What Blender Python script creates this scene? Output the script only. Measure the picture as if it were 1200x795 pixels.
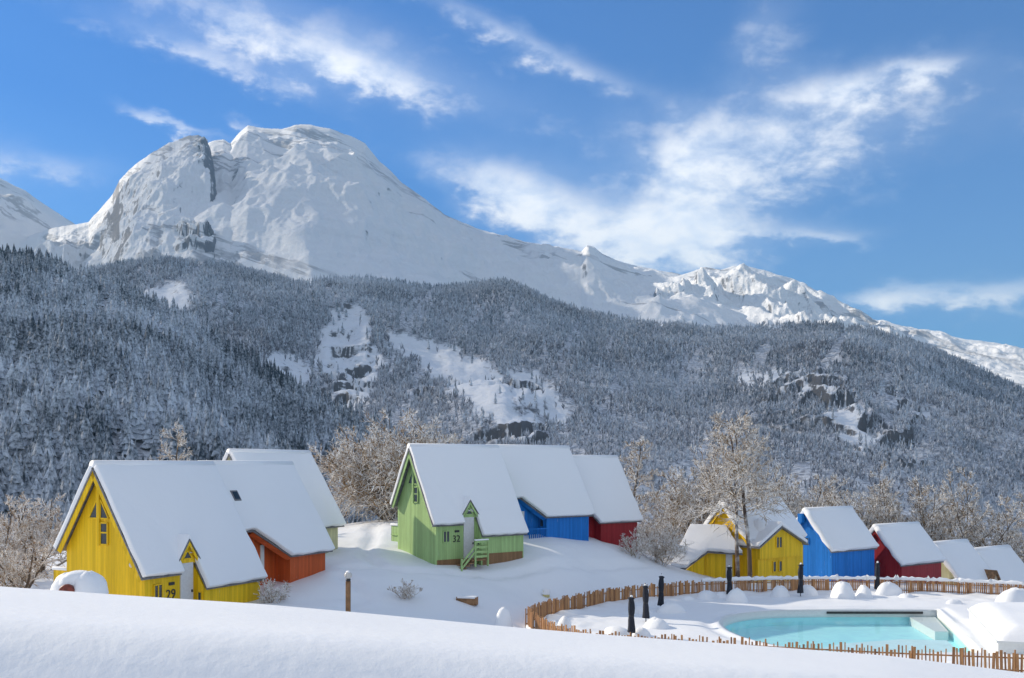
import bpy, bmesh, math, random
import numpy as np
from mathutils import Vector, Matrix

# ------------------------------------------------------------------ camera, world, sun
for o in list(bpy.data.objects): bpy.data.objects.remove(o)
scene = bpy.context.scene
C = scene.collection
F = 1167.0
HOR = 545.0
cam = bpy.data.cameras.new('camera'); camo = bpy.data.objects.new('camera', cam); C.objects.link(camo)
camo.location = (0, 0, 0); camo.rotation_euler = (math.radians(90), 0, 0)
cam.sensor_width = 36; cam.lens = 36*F/1200; cam.shift_y = (HOR-397.5)/1200
cam.clip_start = 0.3; cam.clip_end = 40000
scene.camera = camo
SUN_EL, SUN_AZ = 27.0, -64.0           # azimuth from +Y, negative is to the left
w = bpy.data.worlds.new('World'); scene.world = w; w.use_nodes = True
scene.view_settings.view_transform = 'Standard'; scene.view_settings.look = 'None'
scene.view_settings.exposure = 0.95; scene.view_settings.gamma = 1
sl = bpy.data.lights.new('sun', 'SUN'); sl.energy = 3.3; sl.angle = math.radians(0.6); sl.color = (1, 0.88, 0.70)
so = bpy.data.objects.new('sun', sl); C.objects.link(so)
_a, _e = math.radians(SUN_AZ), math.radians(SUN_EL)
sundir = Vector((math.sin(_a)*math.cos(_e), math.cos(_a)*math.cos(_e), math.sin(_e)))
so.rotation_euler = sundir.to_track_quat('Z', 'Y').to_euler()
so.location = sundir*100

class NT:
    def __init__(s, tree): s.t = tree; s.n = tree.nodes; s.l = tree.links
    def node(s, typ, **kw):
        n = s.n.new(typ)
        for k, v in kw.items(): setattr(n, k, v)
        return n
    def put(s, sock, v):
        if isinstance(v, bpy.types.NodeSocket): s.l.new(v, sock)
        elif v is not None: sock.default_value = v
    def math(s, op, a, b=None, c=None, clamp=False):
        n = s.node('ShaderNodeMath', operation=op); n.use_clamp = clamp
        s.put(n.inputs[0], a); s.put(n.inputs[1], b)
        if c is not None: s.put(n.inputs[2], c)
        return n.outputs[0]
    def ramp(s, v, lo, hi, a=0.0, b=1.0, smooth=True):
        n = s.node('ShaderNodeMapRange'); n.interpolation_type = 'SMOOTHSTEP' if smooth else 'LINEAR'
        s.put(n.inputs['Value'], v); n.inputs['From Min'].default_value = lo; n.inputs['From Max'].default_value = hi
        n.inputs['To Min'].default_value = a; n.inputs['To Max'].default_value = b
        return n.outputs['Result']
    def noise(s, vec, scale, detail=4, rough=0.5, dist=0.0):
        n = s.node('ShaderNodeTexNoise'); s.put(n.inputs['Vector'], vec)
        n.inputs['Scale'].default_value = scale; n.inputs['Detail'].default_value = detail
        n.inputs['Roughness'].default_value = rough; n.inputs['Distortion'].default_value = dist
        return n.outputs['Fac']
    def mapping(s, vec, scale=(1, 1, 1), loc=(0, 0, 0), rot=(0, 0, 0)):
        n = s.node('ShaderNodeMapping'); s.put(n.inputs['Vector'], vec)
        n.inputs['Scale'].default_value = scale; n.inputs['Location'].default_value = loc; n.inputs['Rotation'].default_value = rot
        return n.outputs[0]
    def mix(s, f, a, b):
        n = s.node('ShaderNodeMix'); n.data_type = 'RGBA'
        s.put(n.inputs[0], f)
        for i, v in ((6, a), (7, b)):
            if not isinstance(v, bpy.types.NodeSocket) and len(v) == 3: v = (*v, 1)
            s.put(n.inputs[i], v)
        return n.outputs[2]

def build_world():
    t = NT(w.node_tree); t.n.clear()
    out = t.node('ShaderNodeOutputWorld'); bg = t.node('ShaderNodeBackground')
    sky = t.node('ShaderNodeTexSky'); sky.sky_type = 'NISHITA'; sky.sun_disc = False
    sky.sun_elevation = _e; sky.sun_rotation = _a; sky.altitude = 900
    sky.air_density = 1.1; sky.dust_density = 0.25; sky.ozone_density = 2.6
    tc = t.node('ShaderNodeTexCoord').outputs['Generated']
    sp = t.node('ShaderNodeSeparateXYZ'); t.put(sp.inputs[0], tc)
    x, y, z = sp.outputs
    az = t.math('ARCTAN2', x, y); el = t.math('ARCSINE', z)
    P = t.node('ShaderNodeCombineXYZ'); t.put(P.inputs[0], az); t.put(P.inputs[1], el)
    pv = P.outputs[0]
    n1 = t.noise(t.mapping(pv, (6.0, 8.0, 1), (3.1, 1.7, 0), (0, 0, 0.25)), 1.6, 9, 0.60, 0.0)
    n2 = t.noise(t.mapping(pv, (9, 17, 1), (0.3, 5.7, 0), (0, 0, 0.3)), 2.2, 8, 0.62, 0.15)
    blobs = [  # cloud masses: px, py, radius x, radius y, tilt (deg, down to the right), strength
        (330, 38, 190, 48, 8, .8), (420, 88, 130, 22, 10, .55), (250, 75, 120, 14, 14, .5), (610, 45, 160, 16, 22, .6),
        (592, 222, 85, 36, 12, 1.0), (800, 278, 85, 46, 5, 1.55), (690, 272, 100, 36, 12, .52), (640, 250, 70, 22, 10, .35), (960, 150, 150, 55, -4, .65),
        (850, 205, 120, 42, 8, .55), (895, 40, 48, 55, 30, .5), (970, 275, 75, 13, 5, .62), (1040, 348, 95, 16, -4, .95),
        (1160, 345, 120, 14, -8, .5), (210, 149, 60, 9, 14, .85), (272, 146, 20, 8, 30, .7), (50, 192, 95, 18, 0, .42),
        (1090, 75, 50, 15, 5, .5), (720, 150, 240, 60, 5, .33), (1000, 100, 60, 20, 0, .4), (75, 30, 60, 20, 0, .1),
        (-250, 150, 260, 50, 5, .6), (1500, 120, 260, 70, 10, .6), (1400, 330, 180, 25, -5, .6), (400, -180, 400, 70, 5, .5), (1050, -150, 260, 70, 15, .5)]
    tot = None
    warp = t.math('MULTIPLY', t.math('SUBTRACT', n1, 0.5), 0.10)
    azw = t.math('ADD', az, warp); elw = t.math('ADD', el, t.math('MULTIPLY', t.math('SUBTRACT', n2, 0.5), 0.05))
    for px, py, rx, ry, tilt, s in blobs:
        a0 = math.atan((px-600)/F); e0 = math.atan((HOR-py)/math.hypot(F, px-600))
        c, sn = math.cos(math.radians(-tilt)), math.sin(math.radians(-tilt))
        dx = t.math('SUBTRACT', azw, a0); dy = t.math('SUBTRACT', elw, e0)
        u = t.math('MULTIPLY', t.math('ADD', t.math('MULTIPLY', dx, c), t.math('MULTIPLY', dy, sn)), F/rx)
        v = t.math('MULTIPLY', t.math('SUBTRACT', t.math('MULTIPLY', dy, c), t.math('MULTIPLY', dx, sn)), F/ry)
        r2 = t.math('ADD', t.math('MULTIPLY', u, u), t.math('MULTIPLY', v, v))
        g = t.math('MULTIPLY', t.math('EXPONENT', t.math('MULTIPLY', r2, -1.0)), s)
        tot = g if tot is None else t.math('ADD', tot, g)
    tex = t.math('ADD', t.math('MULTIPLY', n1, 0.45), t.math('MULTIPLY', n2, 0.55))
    dens = t.math('ADD', t.math('MULTIPLY', t.math('SUBTRACT', tex, 0.5), 3.0), t.math('SUBTRACT', tot, 0.16))
    fac = t.ramp(dens, 0.0, 1.35, 0, 0.90)
    fac = t.math('MULTIPLY', fac, t.ramp(tot, 0.05, 0.95, 0.30, 1.0))
    fac = t.math('MULTIPLY', fac, t.ramp(tot, 0.02, 0.25))
    fac = t.math('MAXIMUM', fac, t.math('MULTIPLY', t.math('MULTIPLY', t.ramp(tot, .10, 1.3), .50), t.ramp(n1, .3, .7, .4, 1.0)))
    cl = t.mix(t.ramp(n2, 0.35, 0.65), (7.0, 7.6, 8.6), (9.2, 9.15, 9.1))
    tint = t.node('ShaderNodeMix'); tint.data_type = 'RGBA'; tint.blend_type = 'MULTIPLY'; tint.inputs[0].default_value = 1
    t.put(tint.inputs[6], sky.outputs[0]); tint.inputs[7].default_value = (.26, .60, 1.0, 1)
    # white fill added to the unseen sky overhead and behind, to brighten the shade
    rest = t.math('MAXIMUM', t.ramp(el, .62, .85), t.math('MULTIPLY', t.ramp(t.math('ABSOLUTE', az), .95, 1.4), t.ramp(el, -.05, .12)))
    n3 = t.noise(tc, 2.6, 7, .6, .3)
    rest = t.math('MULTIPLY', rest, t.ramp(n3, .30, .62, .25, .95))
    col = t.mix(fac, tint.outputs[2], cl)
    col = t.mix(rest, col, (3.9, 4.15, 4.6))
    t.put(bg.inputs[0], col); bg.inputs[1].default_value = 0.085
    t.l.new(bg.outputs[0], out.inputs[0])
build_world()

# ------------------------------------------------------------------ helpers
def at(px, py, d): return Vector(((px-600)/F*d, d, (HOR-py)/F*d))
def tag(o, label=None, cat=None, group=None, kind=None):
    for k, v in (('label', label), ('category', cat), ('group', group), ('kind', kind)):
        if v: o[k] = v
    return o
def empty(name, loc, rz=0, **kw):
    o = bpy.data.objects.new(name, None); C.objects.link(o); o.location = loc; o.rotation_euler = (0, 0, rz)
    o.empty_display_size = 0.3
    return tag(o, **kw)
def link_mesh(name, me, mat, parent=None, smooth=False):
    if mat: me.materials.append(mat)
    if smooth: me.polygons.foreach_set('use_smooth', [True]*len(me.polygons))
    o = bpy.data.objects.new(name, me); C.objects.link(o)
    if parent: o.parent = parent
    return o
def from_np(name, verts, faces, mat=None, smooth=False, parent=None, link=True):
    """verts (n,3); faces (m,k) array of equal-size polygons, or list of such arrays"""
    fl = faces if isinstance(faces, list) else [faces]
    me = bpy.data.meshes.new(name)
    verts = np.asarray(verts, dtype=np.float32)
    idx = np.concatenate([f.reshape(-1) for f in fl]).astype(np.int32)
    tot = np.concatenate([np.full(len(f), f.shape[1], dtype=np.int32) for f in fl])
    st = np.concatenate([[0], np.cumsum(tot)[:-1]]).astype(np.int32)
    me.vertices.add(len(verts)); me.vertices.foreach_set('co', verts.reshape(-1))
    me.loops.add(len(idx)); me.loops.foreach_set('vertex_index', idx)
    me.polygons.add(len(tot)); me.polygons.foreach_set('loop_start', st); me.polygons.foreach_set('loop_total', tot)
    me.polygons.foreach_set('use_smooth', np.full(len(tot), smooth))
    me.update(calc_edges=True)
    if mat: me.materials.append(mat)
    if not link: return me
    o = bpy.data.objects.new(name, me); C.objects.link(o)
    if parent: o.parent = parent
    return o
class MB:
    def __init__(s): s.bm = bmesh.new()
    def poly_prism(s, pts, vec):
        """closed prism from planar polygon pts extruded by vec"""
        vec = Vector(vec); a = [s.bm.verts.new(p) for p in pts]; b = [s.bm.verts.new(Vector(p)+vec) for p in pts]
        s.bm.faces.new(a); s.bm.faces.new(b[::-1]); n = len(a)
        for i in range(n): s.bm.faces.new((a[i], b[i], b[(i+1) % n], a[(i+1) % n])[::-1])
        return s
    def box(s, x0, x1, y0, y1, z0, z1):
        return s.poly_prism([(x0, y0, z0), (x1, y0, z0), (x1, y1, z0), (x0, y1, z0)], (0, 0, z1-z0))
    def bar(s, p, q, wd, hg=None, up=(0, 0, 1)):
        p, q = Vector(p), Vector(q); d = (q-p).normalized(); hg = hg or wd
        upv = Vector(up)
        if abs(d.dot(upv)) > .95: upv = Vector((1, 0, 0))
        r = d.cross(upv).normalized()*wd/2; u = r.cross(d).normalized()*hg/2
        return s.poly_prism([p-r-u, p+r-u, p+r+u, p-r+u], q-p)
    def tube(s, pts, radii, sides=8, flute=0, phase=0):
        rings = []
        for i, p in enumerate(pts):
            p = Vector(p)
            d = (Vector(pts[min(i+1, len(pts)-1)])-Vector(pts[max(i-1, 0)])).normalized()
            ref = Vector((1, 0, 0)) if abs(d.x) < .9 else Vector((0, 1, 0))
            r = d.cross(ref).normalized(); u = r.cross(d).normalized()
            ring = []
            for k in range(sides):
                an = 2*math.pi*k/sides+phase
                rr = radii[i]*(1+flute*(1 if k % 2 else -1))
                ring.append(s.bm.verts.new(p+(r*math.cos(an)+u*math.sin(an))*rr))
            rings.append(ring)
        for a, b in zip(rings[:-1], rings[1:]):
            for k in range(sides):
                s.bm.faces.new((a[k], a[(k+1) % sides], b[(k+1) % sides], b[k]))
        s.bm.faces.new(rings[0][::-1]); s.bm.faces.new(rings[-1])
        return s
    def build(s, name, mat, parent=None, smooth=False, bevel=0, seg=2):
        bmesh.ops.recalc_face_normals(s.bm, faces=s.bm.faces)
        me = bpy.data.meshes.new(name); s.bm.to_mesh(me); s.bm.free()
        o = link_mesh(name, me, mat, parent, smooth)
        if bevel:
            m = o.modifiers.new('bevel', 'BEVEL'); m.width = bevel; m.segments = seg; m.limit_method = 'ANGLE'; m.angle_limit = math.radians(35)
            m.harden_normals = False
            me.polygons.foreach_set('use_smooth', [True]*len(me.polygons))
        return o
# noise -------------------------------------------------------------
_rs = np.random.RandomState(7); _perm = np.concatenate([_rs.permutation(256)]*3)
_g = _rs.uniform(0, 2*np.pi, 256)
def perlin(x, y):
    x = np.asarray(x, float); y = np.asarray(y, float)
    xi = np.floor(x).astype(int); yi = np.floor(y).astype(int); xf = x-xi; yf = y-yi; xi &= 255; yi &= 255
    u = xf**3*(xf*(xf*6-15)+10); v = yf**3*(yf*(yf*6-15)+10)
    def gr(i, j, dx, dy):
        a = _g[_perm[_perm[i]+j]]; return np.cos(a)*dx+np.sin(a)*dy
    n00 = gr(xi, yi, xf, yf); n10 = gr(xi+1, yi, xf-1, yf); n01 = gr(xi, yi+1, xf, yf-1); n11 = gr(xi+1, yi+1, xf-1, yf-1)
    return (n00*(1-u)+n10*u)*(1-v)+(n01*(1-u)+n11*u)*v
def fbm(x, y, o=5, g=.5, ridged=False):
    s = 0; a = 1.0; f = 1.0
    for i in range(o):
        n = perlin(x*f+17.3*i, y*f-9.1*i)
        s = s+a*((1-2*np.abs(n)*1.6)*.5 if ridged else n); a *= g; f *= 2.03
    return s

# ------------------------------------------------------------------ materials
def new_mat(name):
    m = bpy.data.materials.new(name); m.use_nodes = True; t = NT(m.node_tree)
    b = t.n['Principled BSDF']; return m, t, b
def bump(t, b, h, strength, dist):
    n = t.node('ShaderNodeBump'); n.inputs['Strength'].default_value = strength; n.inputs['Distance'].default_value = dist
    t.put(n.inputs['Height'], h); t.put(b.inputs['Normal'], n.outputs[0])
def obj_co(t): return t.node('ShaderNodeTexCoord').outputs['Object']
def mat_snow(name='snow', fine=9.0, amt=.25, dist=.05, tint=(0.87, 0.885, 0.91)):
    m, t, b = new_mat(name); co = obj_co(t)
    c = t.mix(t.noise(co, .35, 4), tint, tuple(v*.965 for v in tint))
    t.put(b.inputs['Base Color'], c); b.inputs['Roughness'].default_value = .55
    b.inputs['Specular IOR Level'].default_value = .35
    h = t.math('ADD', t.noise(co, fine, 6, .6), t.math('MULTIPLY', t.noise(co, fine*.12, 4, .55), 2.5))
    bump(t, b, h, amt, dist)
    return m
def mat_paint(name, col, boards=True, rough=.5):
    m, t, b = new_mat(name); co = obj_co(t)
    sp = t.node('ShaderNodeSeparateXYZ'); t.put(sp.inputs[0], co)
    s = t.math('ADD', sp.outputs[0], sp.outputs[1])
    fr = t.math('FRACT', t.math('MULTIPLY', s, 1/.17))
    gap = t.math('LESS_THAN', fr, .09)
    bid = t.math('FLOOR', t.math('MULTIPLY', s, 1/.17))
    wn = t.node('ShaderNodeTexWhiteNoise'); wn.noise_dimensions = '1D'; t.put(wn.inputs['W'], bid)
    streak = t.noise(t.mapping(co, (6, 6, .7)), 1.5, 5, .6)
    f = t.math('ADD', t.math('MULTIPLY', wn.outputs[0], .35), t.math('MULTIPLY', streak, .65))
    c = t.mix(t.ramp(f, .25, .75), tuple(v*.83 for v in col), tuple(min(1, v*1.09+.006) for v in col))
    if boards: c = t.mix(t.math('MULTIPLY', gap, .38), c, tuple(v*.45 for v in col))
    # wind-blown snow stuck to the boards
    fr1 = t.noise(t.mapping(co, (5, 5, 1.1), (3, 1, 2)), 1.3, 6, .65)
    fr2 = t.noise(co, .6, 3)
    fm = t.math('MULTIPLY', t.ramp(fr1, .60, .78), t.ramp(fr2, .5, .68, 0, .55))
    c = t.mix(fm, c, (.8, .82, .85))
    t.put(b.inputs['Base Color'], c); b.inputs['Roughness'].default_value = rough; b.inputs['Specular IOR Level'].default_value = .22
    h = t.math('SUBTRACT', t.math('MULTIPLY', t.noise(t.mapping(co, (20, 20, 1.5)), 2, 4), .3), gap if boards else 0.0)
    bump(t, b, h, .5, .012)
    return m
def mat_plain(name, col, rough=.6, var=.25, scale=6, metal=0, bmp=.2):
    m, t, b = new_mat(name); co = obj_co(t); n = t.noise(co, scale, 5, .6)
    t.put(b.inputs['Base Color'], t.mix(t.ramp(n, .3, .7), tuple(v*(1-var) for v in col), tuple(min(1, v*(1+var)) for v in col)))
    b.inputs['Roughness'].default_value = rough; b.inputs['Metallic'].default_value = metal
    if bmp: bump(t, b, n, bmp, .02)
    return m
def mat_snowy(name, dark, dark2, lo, hi, scale, namp=.9, snow=(.8, .83, .88)):
    """dark matter with snow lying on whatever faces up, broken by noise"""
    m, t, b = new_mat(name)
    g = t.node('ShaderNodeNewGeometry'); sp = t.node('ShaderNodeSeparateXYZ'); t.put(sp.inputs[0], g.outputs['Normal'])
    co = g.outputs['Position']
    n = t.noise(co, scale, 3, .6)
    k = t.math('ADD', sp.outputs[2], t.math('MULTIPLY', t.math('SUBTRACT', n, .5), namp*2))
    if scale < 1: k = t.math('ADD', k, t.math('MULTIPLY', t.math('SUBTRACT', t.noise(co, scale*.02, 4, .65), .5), 1.5))
    d = t.mix(t.noise(co, scale*.23, 2), dark, dark2)
    t.put(b.inputs['Base Color'], t.mix(t.ramp(k, lo, hi), d, snow)); b.inputs['Roughness'].default_value = .75
    b.inputs['Specular IOR Level'].default_value = .2
    return m
M = {}
M['snow'] = mat_snow()
M['ground'] = mat_snow('snow_ground', 5.0, .22, .06)
M['roofsnow'] = mat_snow('roof_snow', 4.0, .22, .05)
M['yellow'] = mat_paint('yellow_paint', (.86, .55, .010))
M['green'] = mat_paint('green_paint', (.37, .54, .22))
M['blue'] = mat_paint('blue_paint', (.006, .17, .56))
M['red'] = mat_paint('red_paint', (.33, .018, .025))
M['orange'] = mat_paint('orange_paint', (.56, .10, .02))
M['cream'] = mat_paint('cream_paint', (.60, .58, .36))
M['door'] = mat_plain('white_door', (.62, .62, .62), .5, .06)
M['trim'] = mat_plain('roof_edge_metal', (.17, .17, .18), .55, .3)
M['timber'] = mat_plain('brown_timber', (.24, .13, .06), .8, .4, 3)
M['boards'] = mat_paint('timber_boards', (.25, .14, .065))
M['beige'] = mat_plain('beige_render', (.55, .45, .33), .8, .1)
M['glass'] = mat_plain('window_glass', (.03, .045, .06), .08, .3, 2, 0, 0)
M['dark'] = mat_plain('dark_marks', (.03, .03, .03), .6, .2)
M['fabric'] = mat_plain('parasol_fabric', (.014, .018, .03), .85, .3)
M['metal'] = mat_plain('pole_metal', (.06, .06, .065), .4, .2, 4, .6)
M['globe'] = mat_plain('globe_glass', (.55, .53, .5), .2, .05)
M['white'] = mat_plain('white_wall', (.72, .75, .74), .6, .04)
M['rust'] = mat_plain('red_brown_metal', (.18, .035, .02), .5, .5)

def mat_picket():
    m, t, b = new_mat('chestnut_pickets'); co = obj_co(t)
    sp = t.node('ShaderNodeSeparateXYZ'); t.put(sp.inputs[0], co)
    wn = t.node('ShaderNodeTexWhiteNoise'); wn.noise_dimensions = '1D'
    t.put(wn.inputs['W'], t.math('FLOOR', t.math('MULTIPLY', sp.outputs[0], 1/.13)))
    c = t.mix(wn.outputs[0], (.20, .085, .035), (.58, .30, .12))
    c = t.mix(t.ramp(t.noise(t.mapping(co, (9, 9, 1)), 3, 4), .35, .75, 0, .7), c, (.30, .16, .08))
    t.put(b.inputs['Base Color'], c); b.inputs['Roughness'].default_value = .8
    return m
M['picket'] = mat_picket()

def mat_terrain(name, rock_lo, rock_hi, sc, rock=(.09, .09, .105), rock2=(.2, .18, .17), snow=(.84, .86, .89), namp=.25, strata=False):
    m, t, b = new_mat(name)
    g = t.node('ShaderNodeNewGeometry'); sp = t.node('ShaderNodeSeparateXYZ'); t.put(sp.inputs[0], g.outputs['Normal'])
    co = g.outputs['Position']
    n = t.noise(co, sc, 9, .68); n2 = t.noise(t.mapping(co, (1, 1, 3.5), (0, 0, 0), (.35, .2, 0)), sc*1.7, 7, .7, 1.2)
    k = t.math('ADD', sp.outputs[2], t.math('MULTIPLY', t.math('SUBTRACT', t.math('ADD', t.math('MULTIPLY', n, .4), t.math('MULTIPLY', n2, .6)), .5), namp*-4))
    f = t.ramp(k, rock_lo, rock_hi)
    if strata:
        r1 = t.mapping(co, (1, 1, 1), (0, 0, 0), (0, -.42, .25))
        n4 = t.noise(t.mapping(r1, (.16, .3, 1.1)), sc*.42, 7, .62, .6)
        ln = t.ramp(t.math('ABSOLUTE', t.math('SUBTRACT', n4, .5)), .004, .018)
        mk = t.ramp(t.noise(co, sc*.35, 4, .6), .42, .54)
        ln = t.math('SUBTRACT', 1.0, t.math('MULTIPLY', t.math('SUBTRACT', 1.0, ln), mk))
        f = t.math('MULTIPLY', f, t.math('ADD', t.math('MULTIPLY', ln, .6), .4))
    if name == 'hill_snow':      # frosted brushwood covers the ground except in the clearings
        at_ = t.node('ShaderNodeAttribute'); at_.attribute_name = 'open_ground'
        br = t.math('MULTIPLY', t.ramp(t.noise(t.mapping(co, (1, 1, .45)), .16, 6, .7), .40, .62, .15, .9), t.math('SUBTRACT', 1.0, at_.outputs['Fac']))
        snow = t.mix(br, snow, (.20, .21, .25))
    c = t.mix(f, t.mix(n, rock, rock2), snow)
    t.put(b.inputs['Base Color'], c); b.inputs['Roughness'].default_value = .7; b.inputs['Specular IOR Level'].default_value = .2
    bump(t, b, t.math('ADD', n, t.math('MULTIPLY', n2, .5)), .8, .12/sc)
    return m
M['mountain'] = mat_terrain('mountain_snow', .40, .53, .0045, (.13, .14, .17), (.22, .22, .24), snow=(.90, .915, .94), namp=.18, strata=True)
M['hill'] = mat_terrain('hill_snow', .70, .84, .012, (.07, .075, .09), (.16, .15, .15), (.80, .83, .88), .24)

# ------------------------------------------------------------------ ground heights
FEN_FAR = [(.85, 54.5), (1.8, 58), (4.2, 61.2), (6.6, 64.0), (9.5, 66.3), (13, 68.1), (17, 69.3), (22, 69.8), (27, 69.3), (32, 67.6), (37, 64.8), (42, 61.0), (47, 57)]
FEN_NEAR = [(.85, 54.5), (1.5, 50.5), (2.9, 47.4), (5.6, 46.0), (10.3, 44.7), (15.6, 43.0), (19.3, 42.1), (23.5, 41.2), (28, 40.6), (34, 40.6), (41, 43)]
FZ = -9.0
ctrl = []
def cp(px, py, d): p = at(px, py, d); ctrl.append((p.x, p.y, p.z))
for p in FEN_FAR: ctrl.append((p[0], p[1], FZ))
for p in FEN_NEAR: ctrl.append((p[0], p[1], FZ))
for p in [(8, 52), (14, 55), (20, 60), (30, 55), (20, 50), (35, 50)]: ctrl.append((p[0], p[1], FZ))
for p in [(-19, 44, -7.0), (-13, 48, -7.0), (-25, 48, -7.0), (-22, 41, -6.2), (-14, 40, -6.6), (-7, 43, -7.1), (-30, 50, -6.8), (-35, 60, -7),
          (-10.5, 30, -6.2), (0, 30, -7.4), (10, 30, -8.2), (20, 35, -8.9), (15, 41, -8.95), (5, 41, -8.4), (0, 45, -8.3), (30, 36, -9.2), (-20, 33, -5.5),
          (-35, 35, -5), (-50, 45, -6), (50, 50, -10), (60, 40, -11), (-30, 75, -6.5), (-20, 85, -6), (-5, 90, -5.3), (8, 92, -5.8), (-60, 80, -9),
          (70, 80, -14), (60, 110, -16), (90, 60, -14), (90, 130, -22), (40, 140, -17), (0, 140, -10), (-40, 140, -12), (-90, 140, -22), (0, 200, -24), (100, 200, -32), (-100, 200, -34),
          (-90, 40, -6), (0, 260, -36), (-200, 260, -45), (200, 260, -48), (200, 100, -35), (-200, 100, -25), (0, -30, -5), (60, -30, -14), (-60, -30, 3), (200, -60, -40), (-200, -60, 20)]: ctrl.append(p)
cp(300, 701, 51); cp(385, 681, 56); cp(400, 652, 63); cp(395, 628, 72); cp(430, 624, 72); cp(450, 640, 68); cp(497, 658, 63.8); cp(560, 664, 65)
cp(615, 655, 67.5); cp(655, 641, 70); cp(720, 639, 76); cp(640, 655, 67); cp(560, 702, 57); cp(475, 706, 53.5); cp(590, 735, 52); cp(690, 668, 69)
cp(760, 655, 76); cp(785, 666, 77); cp(850, 679, 81); cp(910, 681, 80); cp(960, 681, 92); cp(1060, 682, 97); cp(1120, 690, 104); cp(1200, 690, 108)
cp(430, 612, 86); cp(350, 655, 66)
ctrl = np.array(ctrl)
def sstep(a, b, v):
    t = np.clip((v-a)/(b-a), 0, 1); return t*t*(3-2*t)
def _tps(r): return r*r*np.log(r+1e-9)
def _fit():
    n = len(ctrl); X = ctrl[:, :2]/50; r = np.hypot(*(X[:, None]-X[None]).transpose(2, 0, 1))
    A = np.zeros((n+3, n+3)); A[:n, :n] = _tps(r)+np.eye(n)*.0006; A[:n, n] = 1; A[:n, n+1:] = X; A[n:, :n] = A[:n, n:].T
    return np.linalg.solve(A, np.concatenate([ctrl[:, 2], [0, 0, 0]]))
_w = _fit()
def village(x, y):
    sh = np.shape(x); P = np.stack([np.ravel(x), np.ravel(y)], 1)/50; X = ctrl[:, :2]/50; n = len(ctrl); out = np.zeros(len(P))
    for s in range(0, len(P), 20000):
        q = P[s:s+20000]; r = np.hypot(q[:, None, 0]-X[None, :, 0], q[:, None, 1]-X[None, :, 1])
        out[s:s+20000] = _tps(r)@_w[:n]+_w[n]+q@_w[n+1:]
    return out.reshape(sh)
CRX = [-60, -10.3, -5.1, 0, 1.8, 4.6, 7.5, 8.6, 10.3, 40]
CRZ = [-.4, -2.43, -2.78, -3.24, -3.38, -3.58, -3.80, -3.94, -4.16, -6.0]
def knoll(x, y):
    """foreground shoulder of snow: crest about 20 m off, a shallow trough in front of it"""
    crest = np.interp(x*20/np.maximum(np.abs(y), 14), CRX, CRZ)
    near = -1.95-.062*x                                  # just in front of the camera
    t = np.clip((y-9)/(20-9), -.9, 1.15)
    z = near+(crest-near)*np.where(t < 0, t*.8, t)
    tr = 11.2+.10*x+perlin(x*.16, 3.3)*.6
    g_ = np.exp(-(np.abs((y-tr)/np.where(y > tr, .85, 1.3)))**2); lf = sstep(.5, -3.0, x)*(y < tr)
    z = z-(.85-.05*x)*(g_*(1-lf)+lf)
    z = z+perlin(x*.16+4, y*.2)*.10*sstep(26, 8, y)
    z = z-np.maximum(y-19.6, 0)**1.35*.32
    return z
def ground_z(x, y):
    x = np.asarray(x, float); y = np.asarray(y, float)
    v = village(x, y)
    a = sstep(300, 650, np.hypot(x, y)); v = np.maximum(v, -75)*(1-a)+a*-70
    kk = knoll(x, y)+np.maximum(-y, 0)*-.02
    m = sstep(34, 27, y)*sstep(160, 60, np.abs(x))
    kk = kk*m+(1-m)*(v-30)
    k = 1.1; h = np.clip(.5+.5*(kk-v)/k, 0, 1)
    z = v*(1-h)+kk*h+k*h*(1-h)
    z = z+perlin(x*.35, y*.35)*.13*sstep(28, 40, y)+perlin(x*.9, y*.9)*.035*sstep(28, 40, y)+perlin(x*.09+7, y*.09)*.22*sstep(28, 45, y)
    return z
PATHS = [[(-9.6, 59.5), (-8.0, 60.5), (-6.5, 60.0), (-5.0, 61.0), (-3.4, 62.2), (-2.4, 62.6)], [(-9.8, 57.5), (-8.5, 55.0), (-8.0, 52.0), (-8.5, 48.0), (-9.5, 44)], [(-1.6, 62.8), (.5, 64.6), (3.4, 67.2), (6.5, 70.3), (9.5, 73)], [(-8.0, 60.5), (-9.5, 64), (-9.8, 70), (-10.5, 76)]]
_gz0 = ground_z
def ground_z(x, y):
    x = np.asarray(x, float); y = np.asarray(y, float); z = _gz0(x, y); best = np.full(np.shape(x), 99.0)
    wx = x+perlin(x*.6, y*.6)*.5; wy = y+perlin(x*.6+9, y*.6)*.5
    for P in PATHS:
        for (x1, y1), (x2, y2) in zip(P[:-1], P[1:]):
            L2 = (x2-x1)**2+(y2-y1)**2; t = np.clip(((wx-x1)*(x2-x1)+(wy-y1)*(y2-y1))/L2, 0, 1)
            best = np.minimum(best, np.hypot(wx-x1-t*(x2-x1), wy-y1-t*(y2-y1)))
    return z-np.exp(-(best/.38)**2)*(.24+perlin(x*2.1, y*2.1)*.16)+np.exp(-((best-.85)/.3)**2)*.05
def gz(x, y): return float(ground_z(np.array([x]), np.array([y]))[0])

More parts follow.
